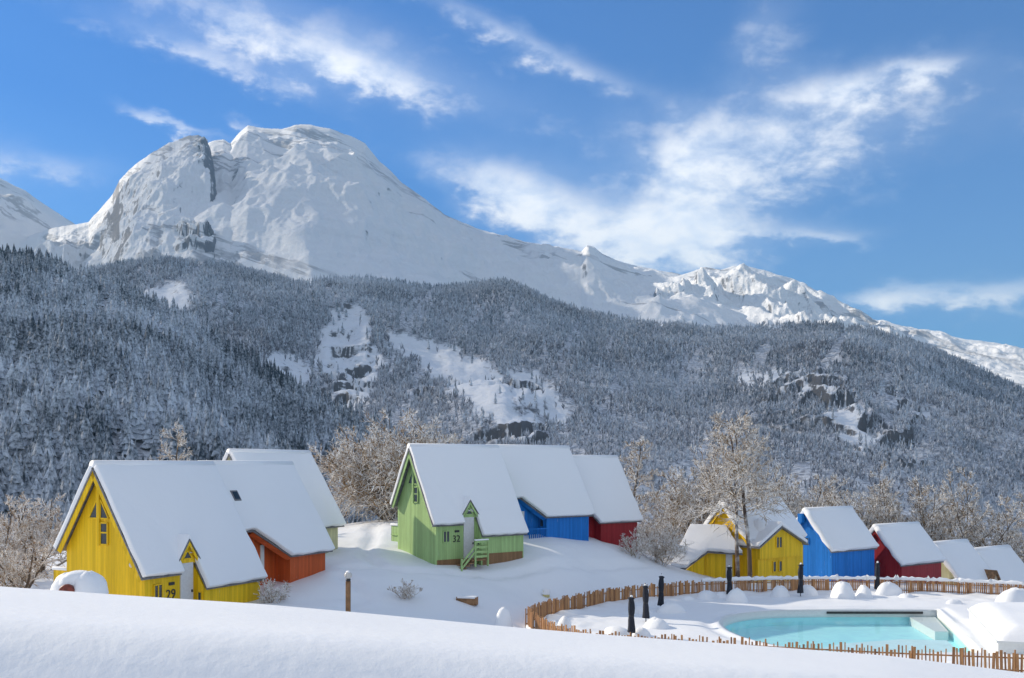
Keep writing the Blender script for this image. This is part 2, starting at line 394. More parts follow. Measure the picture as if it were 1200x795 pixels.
def on_ground(px, py, d0=27, d1=120):
    d = np.linspace(d0, d1, 1500); g = ground_z((px-600)/F*d, d); k = np.argmax(g >= (HOR-py)/F*d); return at(px, py, float(d[k]))
def fence_polygon():
    return FEN_FAR+[(46, 48)]+FEN_NEAR[::-1][:-1]
POLY = fence_polygon()
def in_poly(x, y, poly):
    x = np.asarray(x, float); y = np.asarray(y, float); ins = np.zeros(x.shape, bool); n = len(poly)
    for i in range(n):
        x1, y1 = poly[i]; x2, y2 = poly[(i+1) % n]
        c = ((y1 > y) != (y2 > y)) & (x < (x2-x1)*(y-y1)/((y2-y1) if y2 != y1 else 1e-9)+x1); ins ^= c
    return ins
def build_ground():
    def axis(lo, hi, fine0, fine1, step, grow):
        a = list(np.arange(fine0, fine1, step)); s = step
        while a[-1] < hi: s *= grow; a.append(a[-1]+s)
        s = step
        while a[0] > lo: s *= grow; a.insert(0, a[0]-s)
        return np.array(a)
    xs = axis(-1500, 1500, -34, 60, .38, 1.07); ys = axis(-400, 1200, 4, 82, .3, 1.07)
    X, Y = np.meshgrid(xs, ys); Z = ground_z(X, Y)
    ins = in_poly(X, Y, POLY)
    cx, cy = 20, 55
    Xs = cx+(X-cx)*1.10; Ys = cy+(Y-cy)*1.10
    Z = np.where(in_poly(Xs, Ys, POLY), np.minimum(Z, FZ)-1.8, Z)
    ny, nx = X.shape; V = np.stack([X, Y, Z], -1).reshape(-1, 3)
    i = np.arange(ny*nx).reshape(ny, nx)
    f = np.stack([i[:-1, :-1], i[:-1, 1:], i[1:, 1:], i[1:, :-1]], -1).reshape(-1, 4)
    o = from_np('ground', V, f, M['ground'], True); tag(o, kind='structure')
build_ground()

# clearings: where snow, scree and cliffs lie bare, as ground areas seen on the slopes
CLEAR = [[(385, 372), (415, 360), (438, 376), (434, 400), (450, 425), (444, 452), (428, 478), (404, 482), (392, 455), (372, 425), (372, 400)],
         [(446, 384), (478, 392), (520, 404), (560, 424), (590, 440), (600, 470), (640, 505), (600, 522), (572, 492), (540, 468), (505, 440), (478, 420), (455, 402)],
         [(590, 432), (630, 438), (668, 482), (655, 500), (620, 480), (598, 460)],
         [(305, 425), (330, 412), (360, 425), (372, 440), (355, 455), (325, 448)],
         [(148, 338), (170, 346), (190, 333), (210, 331), (230, 345), (222, 358), (205, 374), (185, 360)],
         [(955, 460), (1000, 470), (1020, 500), (1030, 520), (1000, 540), (970, 500)],
         [(1070, 478), (1095, 482), (1105, 495), (1080, 492)], [(850, 440), (930, 430), (1000, 455), (960, 470), (880, 455)]]
HOLE = [0.95, .93, .85, .9, .99, .7, .6, .45]
# ------------------------------------------------------------------ far terrain
def curve(pts):
    px = [p[0] for p in pts]; py = [p[1] for p in pts]
    return lambda v: np.interp(v, px, py)
class Hill:
    """a mountainside: per azimuth a slope that climbs from its foot to the crest and drops behind it"""
    def __init__(s, name, crest, dist, foot_d, foot_z, mat, px0, px1, nc, nr, amp, freq, prof=1.0, edge=0.0, ridged=True, back=.35, seed=0, rocky=None, step=26.0):
        s.rocky = rocky; s.step = step
        s.c = curve(crest); s.dc = curve(dist); s.fd, s.fz, s.prof, s.amp, s.freq, s.edge, s.ridged, s.seed, s.back = foot_d, foot_z, prof, amp, freq, edge, ridged, seed, back
        s.px0, s.px1 = px0, px1
        px = np.linspace(px0, px1, nc); t = np.concatenate([np.linspace(0, 1, nr), 1+np.linspace(.02, 1, 14)])
        PX, T = np.meshgrid(px, t); V = s.pt(PX, T)
        ny, nx = PX.shape; i = np.arange(ny*nx).reshape(ny, nx)
        f = np.stack([i[:-1, :-1], i[:-1, 1:], i[1:, 1:], i[1:, :-1]], -1).reshape(-1, 4)
        s.o = from_np(name, V.reshape(-1, 3), f, mat, True); tag(s.o, kind='structure')
        if mat is M['hill']:
            py = HOR-V[..., 2]/V[..., 1]*F; jx = perlin(PX*.06, py*.06)*16+perlin(PX*.21, py*.21)*9; jy = perlin(PX*.06+30, py*.06)*12+perlin(PX*.21+30, py*.21)*8
            op = np.zeros(PX.shape, bool)
            for poly in CLEAR: op |= in_poly(PX+jx, py+jy, poly)
            at_ = s.o.data.attributes.new('open_ground', 'FLOAT', 'POINT'); at_.data.foreach_set('value', op.astype(np.float32).ravel())
    def pt(s, PX, T):
        dc = s.dc(PX); d = s.fd+(dc-s.fd)*np.minimum(T, 1)+np.maximum(T-1, 0)*dc*s.back
        jag = fbm(PX*.035+s.seed, 0*PX+s.seed, 5, .6)*s.edge
        zc = (HOR-s.c(PX)+jag)/F*dc
        up = np.minimum(T, 1)**s.prof
        fz = np.minimum(s.fz, zc*.25-20)
        z = fz+(zc-fz)*up-np.maximum(T-1, 0)*(np.abs(zc-fz)+.1*dc)*1.1
        x = (PX-600)/F*d
        if s.rocky:
            PY = HOR-z/d*F; w_ = 0; st = s.step
            for cx, cy, r1, r2 in s.rocky: w_ = w_+np.exp(-((PX-cx)/r1)**2-((PY-cy)/r2)**2)
            w_ = np.clip(w_*1.3, 0, 1)*sstep(-.45, .0, fbm(x*.35/st, d*.12/st, 3))
            q = (z+fbm(x*.12/st, d*.06/st, 6, .6)*st*1.6)/st
            z = z+w_*(st*(np.floor(q)+sstep(.86, 1, q-np.floor(q))-q)+st*.25)+w_*fbm(x*1.1/st, d*.6/st, 4, .6)*st*.10
        k = np.sin(np.pi*np.clip(T, 0, 1))**.8
        n = fbm(x*s.freq+s.seed, d*s.freq*.5+x*s.freq*.35, 7, .5, s.ridged)-(.45 if s.ridged else 0)
        z = z+n*s.amp*k
        return np.stack([x, d, z], -1)

hillA = Hill('near_hillside', [(-700, 250), (-200, 292), (0, 307), (60, 316), (100, 329), (160, 356), (210, 378), (280, 424), (340, 458), (420, 502), (520, 552), (640, 585)],
             [(-700, 1250), (0, 1200), (300, 950), (640, 700)], 300, -62, M['hill'], -700, 640, 260, 90, 34, .0030, 1.0, 0, False, seed=3)
crestB = [(a_, b_+(7 if a_ > 350 else 6)) for a_, b_ in [(-300, 330), (60, 330), (100, 316), (150, 308), (200, 303), (260, 306), (345, 328), (380, 323), (430, 321), (520, 334), (560, 330), (590, 327), (615, 334), (645, 348), (700, 364), (760, 374),
          (830, 381), (900, 379), (960, 376), (1000, 381), (1050, 393), (1100, 413), (1150, 438), (1200, 463), (1400, 560), (1700, 640)]]
hillB = Hill('forest_hillside', crestB, [(-300, 2500), (300, 2500), (560, 2900), (800, 2500), (1200, 2100), (1700, 1700)], 520, -75, M['hill'], -300, 1700, 1000, 300, 95, .0019, 1.05, 0, False, seed=11, rocky=[(408, 405, 26, 26), (380, 445, 22, 22), (610, 450, 35, 22), (500, 440, 12, 20), (600, 515, 45, 12), (1000, 470, 55, 32), (1040, 505, 40, 30), (920, 455, 50, 22), (760, 525, 25, 12), (1000, 525, 30, 15)])
mtn_left = Hill('far_left_mountain', [(-900, 60), (-400, 120), (-60, 180), (0, 209), (30, 224), (60, 245), (85, 262), (130, 285), (200, 320)], [(-900, 6200), (200, 6800)], 3000, 350, M['mountain'], -900, 200, 260, 120, 200, .0011, .9, 1.5, seed=5)
mtn_main = Hill('main_mountain', [(40, 330), (85, 290), (150, 240), (200, 205), (235, 172), (250, 165), (262, 163), (270, 168), (280, 156), (290, 147), (310, 150), (330, 152), (345, 147), (362, 146), (385, 151), (412, 160),
                 (428, 168), (445, 190), (458, 200), (470, 213), (500, 235), (520, 252), (560, 268), (600, 280), (650, 290), (681, 296), (688, 287), (696, 289), (706, 298), (740, 312), (790, 320), (1000, 372), (1250, 420), (1500, 480)],
                 [(0, 5600), (400, 5500), (1500, 5000)], 2600, 330, M['mountain'], 40, 1500, 900, 300, 150, .0015, .85, 1.2, seed=23)
mtn_spur = Hill('mountain_spur', [(-40, 305), (60, 268), (85, 264), (104, 259), (118, 245), (132, 228), (140, 211), (158, 194), (175, 181), (190, 172), (215, 161), (232, 157), (240, 159), (246, 172), (252, 200), (258, 230), (263, 262), (268, 290), (276, 320), (300, 350)],
                 [(-40, 4900), (240, 4700), (300, 4300)], 2650, 330, M['mountain'], -40, 300, 420, 260, 190, .0016, .9, 2.5, back=.1, seed=41, rocky=[(250, 270, 22, 28), (240, 180, 10, 22), (225, 288, 20, 14)], step=60.0)
mtn_right = Hill('mountain_right_shoulder', [(640, 400), (760, 335), (800, 322), (812, 318), (825, 313), (845, 316), (860, 312), (875, 312), (900, 318), (940, 332), (980, 351), (1010, 367), (1042, 384), (1090, 410), (1200, 470)],
                 [(600, 4700), (1200, 4300)], 2700, 330, M['mountain'], 640, 1200, 520, 200, 230, .0021, .9, 1, back=.2, seed=57)
mtn_far = Hill('far_right_mountain', [(1000, 380), (1060, 398), (1090, 402), (1115, 403), (1140, 407), (1170, 412), (1200, 422), (1400, 470), (1700, 480)], [(1000, 6600), (1700, 6600)], 3000, 250, M['mountain'], 1000, 1700, 200, 90, 130, .0014, .9, 1, seed=71)

# ------------------------------------------------------------------ forest
rnd = random.Random(5); nrs = np.random.RandomState(12)
def conifer(seed, tiers=7, sides=7, slim=.19):
    r = np.random.RandomState(seed); V = []; Fc = []
    for i in range(tiers):
        t0 = i/tiers; zt = .12+.88*min(1, t0+1.55/tiers); zb = .06+.86*t0
        rad = slim*(1-t0)**.8*r.uniform(.85, 1.2)+.012; b = len(V)
        off = r.normal(0, .008, 2)
        V.append((off[0], off[1], zt if i < tiers-1 else 1.0))
        ph = r.uniform(0, 6.28)
        for k in range(sides):
            a = ph+2*np.pi*k/sides; rr = rad*(1 if k % 2 else .55)*r.uniform(.75, 1.25)
            V.append((rr*np.cos(a), rr*np.sin(a), zb-.03*(k % 2)+r.uniform(-.015, .015)))
        for k in range(sides): Fc.append((b, b+1+k, b+1+(k+1) % sides))
    return np.array(V), np.array(Fc)
def bare(seed, spikes=8):
    r = np.random.RandomState(seed); V = []; Fc = []
    for i in range(spikes):
        a = r.uniform(0, 6.28); sp = r.uniform(.0, .16); z0 = r.uniform(.0, .5); z1 = z0+r.uniform(.3, .55); b = len(V)
        p0 = np.array([0, 0, z0]); p1 = np.array([np.cos(a)*sp, np.sin(a)*sp, z1]); wd = r.uniform(.015, .045)
        for k in range(3):
            q = a+k*2.09; V.append(p0*.45+p1*.55+np.array([np.cos(q)*wd, np.sin(q)*wd, 0]))
        V.append(p1); V.append(p0)
        for k in range(3): Fc.append((b+k, b+(k+1) % 3, b+3)); Fc.append((b+(k+1) % 3, b+k, b+4))
    return np.array(V), np.array(Fc)
def scatter(name, protos, P, H, W, mat, **tags):
    """merge many small trees into one mesh"""
    Vs, Fs, base = [], [], 0
    which = nrs.randint(0, len(protos), len(P)); ang = nrs.uniform(0, 6.28, len(P))
    for j, (pv, pf) in enumerate(protos):
        s = np.where(which == j)[0]
        if not len(s): continue
        c, sn = np.cos(ang[s])[:, None], np.sin(ang[s])[:, None]; w_ = W[s][:, None]
        x = (pv[None, :, 0]*c-pv[None, :, 1]*sn)*w_+P[s, 0:1]; y = (pv[None, :, 0]*sn+pv[None, :, 1]*c)*w_+P[s, 1:2]
        z = pv[None, :, 2]*H[s][:, None]+P[s, 2:3]
        v = np.stack([x, y, z], -1).reshape(-1, 3); n = len(pv)
        f = (pf[None]+(np.arange(len(s))*n)[:, None, None]).reshape(-1, 3)+base
        Vs.append(v); Fs.append(f); base += len(v)
    o = from_np(name, np.concatenate(Vs), np.concatenate(Fs), mat)
    return tag(o, **tags)
conP = [conifer(i, 6, 7, .15+.02*(i % 3)) for i in range(6)]
bareP = [bare(50+i) for i in range(8)]
M['fir'] = mat_snowy('snowy_fir', (.010, .022, .035), (.03, .045, .06), -.20, .55, .55, .62, (.66, .71, .78))
M['fir_far'] = mat_snowy('snowy_fir_far', (.02, .03, .045), (.045, .055, .07), -.25, .55, .25, .6, (.64, .69, .76))
M['bare_far'] = mat_snowy('snowy_bare_wood', (.08, .08, .105), (.16, .14, .15), -.65, .45, .16, .7, (.62, .66, .72))
def place(hill, n, px0, px1, t0, t1, hmin, hmax, wr, open_=1.0):
    px = nrs.uniform(px0, px1, n*2); t = nrs.uniform(t0, t1, n*2)**.85
    P = hill.pt(px, t); py = HOR-P[:, 2]/P[:, 1]*F
    jx = perlin(px*.06, py*.06)*16+perlin(px*.21, py*.21)*9; jy = perlin(px*.06+30, py*.06)*12+perlin(px*.21+30, py*.21)*8
    keep = np.ones(len(px), bool)
    for poly, h in zip(CLEAR, HOLE):
        keep &= ~(in_poly(px+jx, py+jy, poly) & (nrs.uniform(0, 1, len(px)) < 1-(1-h)*open_))
    streak = fbm(px*.035+py*.02, py*.010+4, 5, .62)
    keep &= (streak > -.30+nrs.uniform(-.30, .30, len(px)))
    P = P[keep][:n]; m = len(P); k = np.clip(P[:, 1]/1900, .28, .95) if hill is hillB else 1.0
    return P, nrs.uniform(hmin, hmax, m)*k, nrs.uniform(wr[0], wr[1], m)*k
# left slope: firs
PA, HA, WA = place(hillA, 8500, -330, 640, .02, 1.0, 13, 26, (20, 29))
vis = (np.abs(PA[:, 0]/PA[:, 1]*F+600-300) < 300)
bandp = HOR-PA[:, 2]/PA[:, 1]*F
shown = vis & (bandp < 575)
size = np.where(shown, HA/PA[:, 1], 0); order = np.argsort(-size)[:300]
firmesh = [from_np('snowy_fir', v*np.array([25, 25, 21]), f, M['fir'], link=False) for v, f in conP]
for i in order:
    o = bpy.data.objects.new('snowy_fir', firmesh[int(nrs.randint(6))]); C.objects.link(o)
    o.location = PA[i]; s = HA[i]/21; o.scale = (s*WA[i]/25, s*WA[i]/25, s); o.rotation_euler = (0, 0, nrs.uniform(0, 6.28))
    tag(o, 'tall narrow snow-dusted fir in the dense wood low on the left slope', 'fir tree', 'snow-dusted firs low on the left slope')
rest = np.setdiff1d(np.arange(len(PA)), order)
scatter('fir_forest', conP, PA[rest], HA[rest], WA[rest], M['fir'], label='dense dark snow-dusted fir forest covering the left hillside', cat='forest', kind='stuff')
PB, HB, WB = place(hillB, 44000, -60, 1450, .05, 1.0, 14, 26, (18, 30), .35)
PB2, HB2, WB2 = place(hillB, 9000, -60, 1450, .05, 1.0, 15, 27, (18, 26))
scatter('bare_forest', bareP, PB, HB, WB*1.25, M['bare_far'], label='grey leafless snow-frosted woodland covering the broad middle hillside', cat='forest', kind='stuff')
scatter('mixed_fir_forest', conP, PB2, HB2, WB2, M['fir_far'], label='frosted firs scattered through the far middle hillside wood', cat='forest', kind='stuff')

# ------------------------------------------------------------------ houses
def snow_slab(name, polys, th, parent, mat=None, bev=.07, rough=True):
    """polys: list of (points, normal) in local coordinates: a rounded layer of snow on each roof slope"""
    mb = MB()
    for pts, n in polys: mb.poly_prism(pts, Vector(n)*th)
    if rough and th > .2:
        for it in range(3):
            es = [e for e in mb.bm.edges if e.calc_length() > .45]
            if es: bmesh.ops.subdivide_edges(mb.bm, edges=es, cuts=1)
        ox = float(parent.location.x) if parent else 0
        for v in mb.bm.verts:
            c = v.co
            a_ = float(perlin(c.x*1.1+ox+th*9, c.z*1.1+c.y))*.10+float(perlin(c.x*3.1+5, c.z*3.1+c.y))*.04
            v.co = c+Vector((a_, 0, 0))*(.8 if abs(n[1]) > 0 else .5)+Vector((0, 0, float(perlin(c.x*1.3+9, c.z*.9+c.y*1.1))*.09+float(perlin(c.x*3.7, c.z*3+c.y))*.035))
    o = mb.build(name, mat or M['roofsnow'], parent, True, bev, 3)
    return o
def window(parent, pts, n, wallmat, fr=.06, name='window', mull=None):
    """frame round a polygonal opening lying flat on a wall, dark pane inside; pts local, n outward normal"""
    pts = [Vector(p) for p in pts]; n = Vector(n)
    mb = MB(); k = len(pts)
    for i in range(k): mb.bar(pts[i]+n*.02, pts[(i+1) % k]+n*.02, fr, .08, up=n)
    if mull: mb.bar(Vector(mull[0])+n*.02, Vector(mull[1])+n*.02, fr, .07, up=n)
    f = mb.build(name, wallmat, parent)
    MB().poly_prism([p+n*.004 for p in pts], n*.022).build('pane', M['glass'], f)
    return f
def text_mesh(s, size, mat, parent, loc, rot, depth=.012, name='house_number'):
    cu = bpy.data.curves.new('txt', 'FONT'); cu.body = s; cu.size = size; cu.extrude = depth; cu.align_x = 'CENTER'; cu.align_y = 'CENTER'
    tmp = bpy.data.objects.new('txt', cu); C.objects.link(tmp)
    dg = bpy.context.evaluated_depsgraph_get(); me = bpy.data.meshes.new_from_object(tmp.evaluated_get(dg))
    bpy.data.objects.remove(tmp); bpy.data.curves.remove(cu)
    me.materials.clear()
    o = link_mesh(name, me, mat, parent); o.location = loc; o.rotation_euler = rot
    return o
def snow_blob(name, r, h, mat=None, parent=None, loc=(0, 0, 0), seed=0, squash=(1, 1), seg=20, top=1.0):
    """a rounded lump of snow with an uneven surface, sitting on z=0"""
    rs = np.random.RandomState(seed); V = [(0, 0, h)]; nr = 9
    lob = rs.uniform(0, 6.28, 4)
    for i in range(1, nr+1):
        a = i/nr*math.pi/2; cr = math.sin(a)**.9; cz = math.cos(a)**1.05
        for k in range(seg):
            t = 2*math.pi*k/seg; q = 1+.10*math.sin(2*t+lob[0])+.07*math.sin(3*t+lob[1])
            zz = h*cz*(1+.07*math.sin(2*t+lob[2])*cr)
            rr = r*cr*q*(1+.12*(1-cz)**4)
            nz_ = 1+.16*float(perlin(math.cos(t)*1.3+seed*3.7, math.sin(t)*1.3+i*.35))+.07*float(perlin(t*2.3, i*.9+seed))
            V.append((rr*nz_*math.cos(t)*squash[0], rr*nz_*math.sin(t)*squash[1], zz*(2-nz_) if i < nr else -.25))
    F3 = [(0, 1+k, 1+(k+1) % seg) for k in range(seg)]; F4 = []
    for i in range(nr-1):
        for k in range(seg):
            a = 1+i*seg; F4.append((a+k, a+seg+k, a+seg+(k+1) % seg, a+(k+1) % seg))
    me = from_np(name, V, [np.array(F3), np.array(F4)], mat or M['snow'], True, link=False)
    o = bpy.data.objects.new(name, me); C.objects.link(o); o.location = loc
    if parent: o.parent = parent
    return o

class House:
    def __init__(s, name, label, px, py, d, ang, base_z, slope=60, group=None, cat='house'):
        p = at(px, py, d); s.a = math.radians(ang); s.T = math.tan(math.radians(slope)); s.R = p.z-base_z
        s.sl = math.radians(slope)
        s.o = empty(name, (p.x, p.y, base_z), s.a, label=label, cat=cat, group=group)
    def rp(s, u, D, side=1, lift=0.0):
        """point on the roof plane; side 1 = side facing the camera (local -y); lift along the outward normal"""
        v = D/s.T; n = s.n(side)
        return Vector((u, -side*v, s.R-D))+n*lift
    def n(s, side): return Vector((0, -side*math.sin(s.sl), math.cos(s.sl)))
    def roof(s, right, left, snow_r=None, mat=None, th=.30, board=None, edge=.12):
        r = s.o; mb = MB()
        mb.poly_prism([s.rp(u, D, 1, -.07) for u, D in right], s.n(1)*.07)
        mb.poly_prism([s.rp(u, D, -1, -.07) for u, D in left], s.n(-1)*.07)
        ro = mb.build('roof', M['trim'] if board is None else board, r)
        def shrink(poly):
            cu = sum(p[0] for p in poly)/len(poly); cD = sum(p[1] for p in poly)/len(poly)
            return [(u+(.03 if u < cu else -.03), D-(.05 if D > cD else 0.0)) for u, D in poly]
        sn = snow_slab('snow_cap', [([s.rp(u, D, 1, .004) for u, D in shrink(right)], s.n(1)*1), ([s.rp(u, D, -1, .004) for u, D in shrink(left)], s.n(-1)*1)], th, ro)
        # snow bridging the ridge
        L = max(u for u, D in right); u0 = min(u for u, D in right)
        return ro
    def ridge_snow(s, ro, u0, u1, th=.3):
        mb = MB(); mb.tube([(u0+.05, 0, s.R+th*.25), (u1-.05, 0, s.R+th*.25)], [th*.95, th*.95], 14)
        # sits within the slabs and rounds the ridge line off
        return mb.build('ridge_snow', M['roofsnow'], ro, True)
    def body(s, secs, mat, vl, name='wall', zb=-1.0):
        """secs: list of (u0,u1,v_right); profile extruded along the ridge"""
        mb = MB()
        for u0, u1, vr in secs:
            top = .16/math.cos(s.sl)
            prof = [(u0, vl, zb), (u0, vl, s.R-vl*s.T-top), (u0, 0, s.R-top), (u0, -vr, s.R-vr*s.T-top), (u0, -vr, zb)]
            mb.poly_prism(prof, (u1-u0, 0, 0))
        return mb.build(name, mat, s.o)
    def bargeboards(s, mat, u, Dr, Dl, nm='bargeboard', back=.05):
        mb = MB()
        for side, D in ((1, Dr), (-1, Dl)):
            a = s.rp(u, .12, side, -.07); b = s.rp(u, D, side, -.07); c = s.rp(u, D, side, -.30); e = s.rp(u, .12, side, -.30)
            mb.poly_prism([a, b, c, e], (back, 0, 0))
        return mb.build(nm, mat, s.o)

def typeA(name, label, px, py, d, ang, base_z, slope, col, number, L=7.5, snow_th=.28, ustart=(2.4, 3.6), stairs=False, fascia=None, Dl=3.9):
    h = House(name, label, px, py, d, ang, base_z, slope, 'steep-roofed painted chalets', 'house')
    m = M[col]; u0, u1 = ustart; D1, D2, Dd = 5.0, 5.8, 4.25; T = h.T; R = h.R
    right = [(0, 0), (L, 0), (L, D2), (u1, D2), (u1, Dd+.05), (u0, Dd+.05), (u0, D1), (0, D1)]
    left = [(0, 0), (L, 0), (L, Dl), (0, Dl)]
    ro = h.roof(right, left, th=snow_th); h.ridge_snow(ro, 0, L, snow_th)
    va = D1/T-.28; vb = D2/T-.22; vl = Dl/T-.28
    h.body([(.42, u1+.05, va), (u1+.02, L-.2, vb)], m, vl)
    h.bargeboards(m, .04, D1-.05, Dl-.05)
    # door in the notch, with its gabled dormer above
    zt = R-Dd-.02
    uc = (u0+u1)/2; hw = .60
    d_ = MB().box(uc-.42, uc+.40, -va-.05, -va+.02, .35, zt-.25).build('door', M['door'], h.o)
    MB().box(uc+.27, uc+.33, -va-.11, -va-.052, 1.25, 1.37).build('handle', M['dark'], d_)
    ap = R-3.45
    mb = MB(); mb.poly_prism([(uc-hw, -va-.03, zt-.28), (uc+hw, -va-.03, zt-.28), (uc+hw, -va-.03, zt), (uc, -va-.03, ap-.12), (uc-hw, -va-.03, zt)], (0, .9, 0))
    dm = mb.build('dormer', m, h.o)
    mb = MB()
    for sg in (-1, 1):
        a = Vector((uc, -va-.24, ap)); b = Vector((uc+sg*(hw+.10), -va-.24, zt-.14))
        mb.poly_prism([a, b, b+Vector((0, 0, .06)), a+Vector((0, 0, .07))], (0, 1.15, 0))
    dr = mb.build('dormer_roof', M['trim'], dm)
    mb = MB()
    for sg in (-1, 1):
        a = Vector((uc, -va-.21, ap+.073)); b = Vector((uc+sg*(hw+.08), -va-.21, zt-.08))
        mb.poly_prism([a, b, b+Vector((0, 0, .16)), a+Vector((0, 0, .24))], (0, 1.1, 0))
    mb.build('snow_cap', M['roofsnow'], dr, True, .06, 3)
    mb = MB()
    for sg in (-1, 1):
        a = Vector((uc, -va-.20, ap-.03)); b = Vector((uc+sg*(hw+.06), -va-.20, zt-.17))
        mb.poly_prism([a, b, b+Vector((0, 0, -.18)), a+Vector((0, 0, -.22))], (0, .06, 0))
    mb.build('dormer_bargeboard', m, dm)
    window(dm, [(uc-.30, -va-.035, zt-.05), (uc+.30, -va-.035, zt-.05), (uc, -va-.035, ap-.48)], (0, -1, 0), m, .05)
    # gable windows: a cross of two triangles and a tall light under the ridge
    g = .42-.01
    for sg in (-1, 1):
        window(h.o, [(g, sg*.10, R-2.35), (g, sg*.62, R-2.35), (g, sg*.10, R-1.45)], (-1, 0, 0), m, .06)
    window(h.o, [(g, -.55, R-2.55), (g, -.10, R-2.55), (g, -.10, R-3.55), (g, -.55, R-3.55)], (-1, 0, 0), m, .07, mull=((g, -.55, R-3.0), (g, -.1, R-3.0)))
    MB().box(g-.09, g, -.07, .07, R-3.6, R-.5).build('gable_post', m, h.o)
    # side window, house number, small plate
    zs = R-D1-.35
    window(h.o, [(.95, -va-.01, zs-.72), (1.45, -va-.01, zs-.72), (1.45, -va-.01, zs), (.95, -va-.01, zs)], (0, -1, 0), m, .06, mull=((1.2, -va-.01, zs-.72), (1.2, -va-.01, zs)))
    if number:
        text_mesh(number, .62, M['dark'], h.o, (2.0, -va-.03, zs-.55), (math.pi/2, 0, 0))
        MB().box(1.88, 2.22, -va-.05, -va, zs-.12, zs+.02).build('name_plate', M['dark'], h.o)
    # small window in the return wall of the lower section
    window(h.o, [(u1+.01, -va-.20, R-D2-.15), (u1+.01, -va-.42, R-D2-.15), (u1+.01, -va-.42, R-D2-.85), (u1+.01, -va-.20, R-D2-.85)], (-1, 0, 0), m, .04)
    # balcony panel on the far side of the gable
    mb = MB(); zb = 1.45
    b = mb.box(.5, .56, vl, vl+.95, zb-.2, zb+.85).box(.5, 2.6, vl+.9, vl+.96, zb-.2, zb+.85).build('balcony_panel', m, h.o)
    snow_slab('snow_cap', [([(.42, vl+.02, zb+.86), (.66, vl+.02, zb+.86), (.66, vl+1.02, zb+.86), (.42, vl+1.02, zb+.86)], (0, 0, 1))], .16, b, bev=.05)
    mb = MB(); mb.box(.42, .50, vl+.05, vl+.9, zb+.22, zb+.28); mb.build('rail', m, b)
    return h, va, vb

# yellow chalet 29 on the left
yc, yva, yvb = typeA('chalet', 'yellow chalet on the left with number 29 beside its white door', 108, 548, 45.6, 65, -7.3, 58.5, 'yellow', '29', 7.9, ustart=(2.45, 3.6))
MB().tube([(.33, -2.05, yc.R-4.4), (.41, -2.05, yc.R-4.4)], [.13, .16], 14).build('wall_lamp', M['globe'], yc.o, True)
# green chalet 32
gc, gva, gvb = typeA('chalet', 'light green chalet with number 32, wooden steps and brown skirting', 478.5, 525.5, 65.4, 38.5, -6.45, 60, 'green', '32', 7.4)
def green_extras(h, va, vb):
    R = h.R
    # timber skirting under the raised floor
    MB().box(3.75, 7.1, -vb-.035, -vb+.1, -.6, .62).build('skirting', M['boards'], h.o)
    MB().box(.5, 3.6, -va-.03, -va+.1, -.7, .35).build('skirting', M['boards'], h.o)
    # porch rail and steps
    mb = MB(); y0, y1 = -va-.15, -va-1.35
    for u in (2.55, 3.55):
        mb.bar((u, y1, -.1), (u, y1, 1.55), .10)
    for z in (.55, .85, 1.15, 1.5): mb.bar((2.55, y1, z), (3.55, y1, z), .05, .14)
    for z in (.55, .85, 1.15, 1.5): mb.bar((3.55, y1, z), (3.55, y0, z), .05, .14)
    r = mb.build('porch_railing', M['green'], h.o)
    MB().box(2.3, 3.6, y1, y0, .28, .36).build('porch_floor', M['timber'], h.o)
    mb = MB()
    for dz in (0, .35): mb.bar((2.5, y1, 1.2-dz), (1.35, y1-.1, .15-dz), .06, .12)
    mb.bar((1.4, y1-.1, -.4), (1.4, y1-.1, .5), .09)
    mb.build('stair_rail', M['green'], h.o)
    mb = MB()
    for k in range(4): mb.box(1.3+.28*k, 1.62+.28*k, y1+.05, y0-.1, -.35+.15*k, -.28+.15*k)
    mb.build('steps', M['timber'], h.o)
    snow_slab('snow', [([(2.5, y1-.08, 1.58), (3.6, y1-.08, 1.58), (3.6, y1+.08, 1.58), (2.5, y1+.08, 1.58)], (0, 0, 1))], .09, r, bev=.03)
green_extras(gc, gva, gvb)

def typeB(name, label, px, py, d, ang, base_z, slope, col, L, right, left_D=3.9, vwall=None, secs=None, recess=None, th=.28, vl=None, group='steep-roofed painted chalets', barge=True):
    h = House(name, label, px, py, d, ang, base_z, slope, group)
    m = M[col]
    ro = h.roof(right, [(right[0][0], 0), (L, 0), (L, left_D), (right[0][0], left_D)], th=th); h.ridge_snow(ro, right[0][0], L, th)
    h.body(secs, m, vl or left_D/h.T-.3)
    return h, ro
# orange unit behind the yellow chalet
oc, oro = typeB('chalet', 'orange-red chalet tucked behind the yellow chalet, roof window in its snow', 232, 547, 52.8, 65, -6.9, 58.5, 'orange', 7.9,
           [(0, 0), (7.9, 0), (7.9, 5.0), (4.0, 5.0), (1.9, 3.5), (0, 3.5)], secs=[(.4, 4.25, 1.75), (4.2, 7.5, 5/math.tan(math.radians(58.5))-.28)])
def diag_barge(h, m, a, b, w=.32):
    (u0, D0), (u1, D1) = a, b
    MB().poly_prism([h.rp(u0, D0, 1, -.10), h.rp(u1, D1, 1, -.10), h.rp(u1, D1, 1, -.10-w), h.rp(u0, D0, 1, -.10-w)], (.06, 0, 0)).build('bargeboard', m, h.o)
diag_barge(oc, M['orange'], (1.9, 3.5), (4.0, 5.0))
MB().box(2.9, 3.2, -1.80, -1.74, 1.2, 2.5).build('window_panel', M['white'], oc.o)
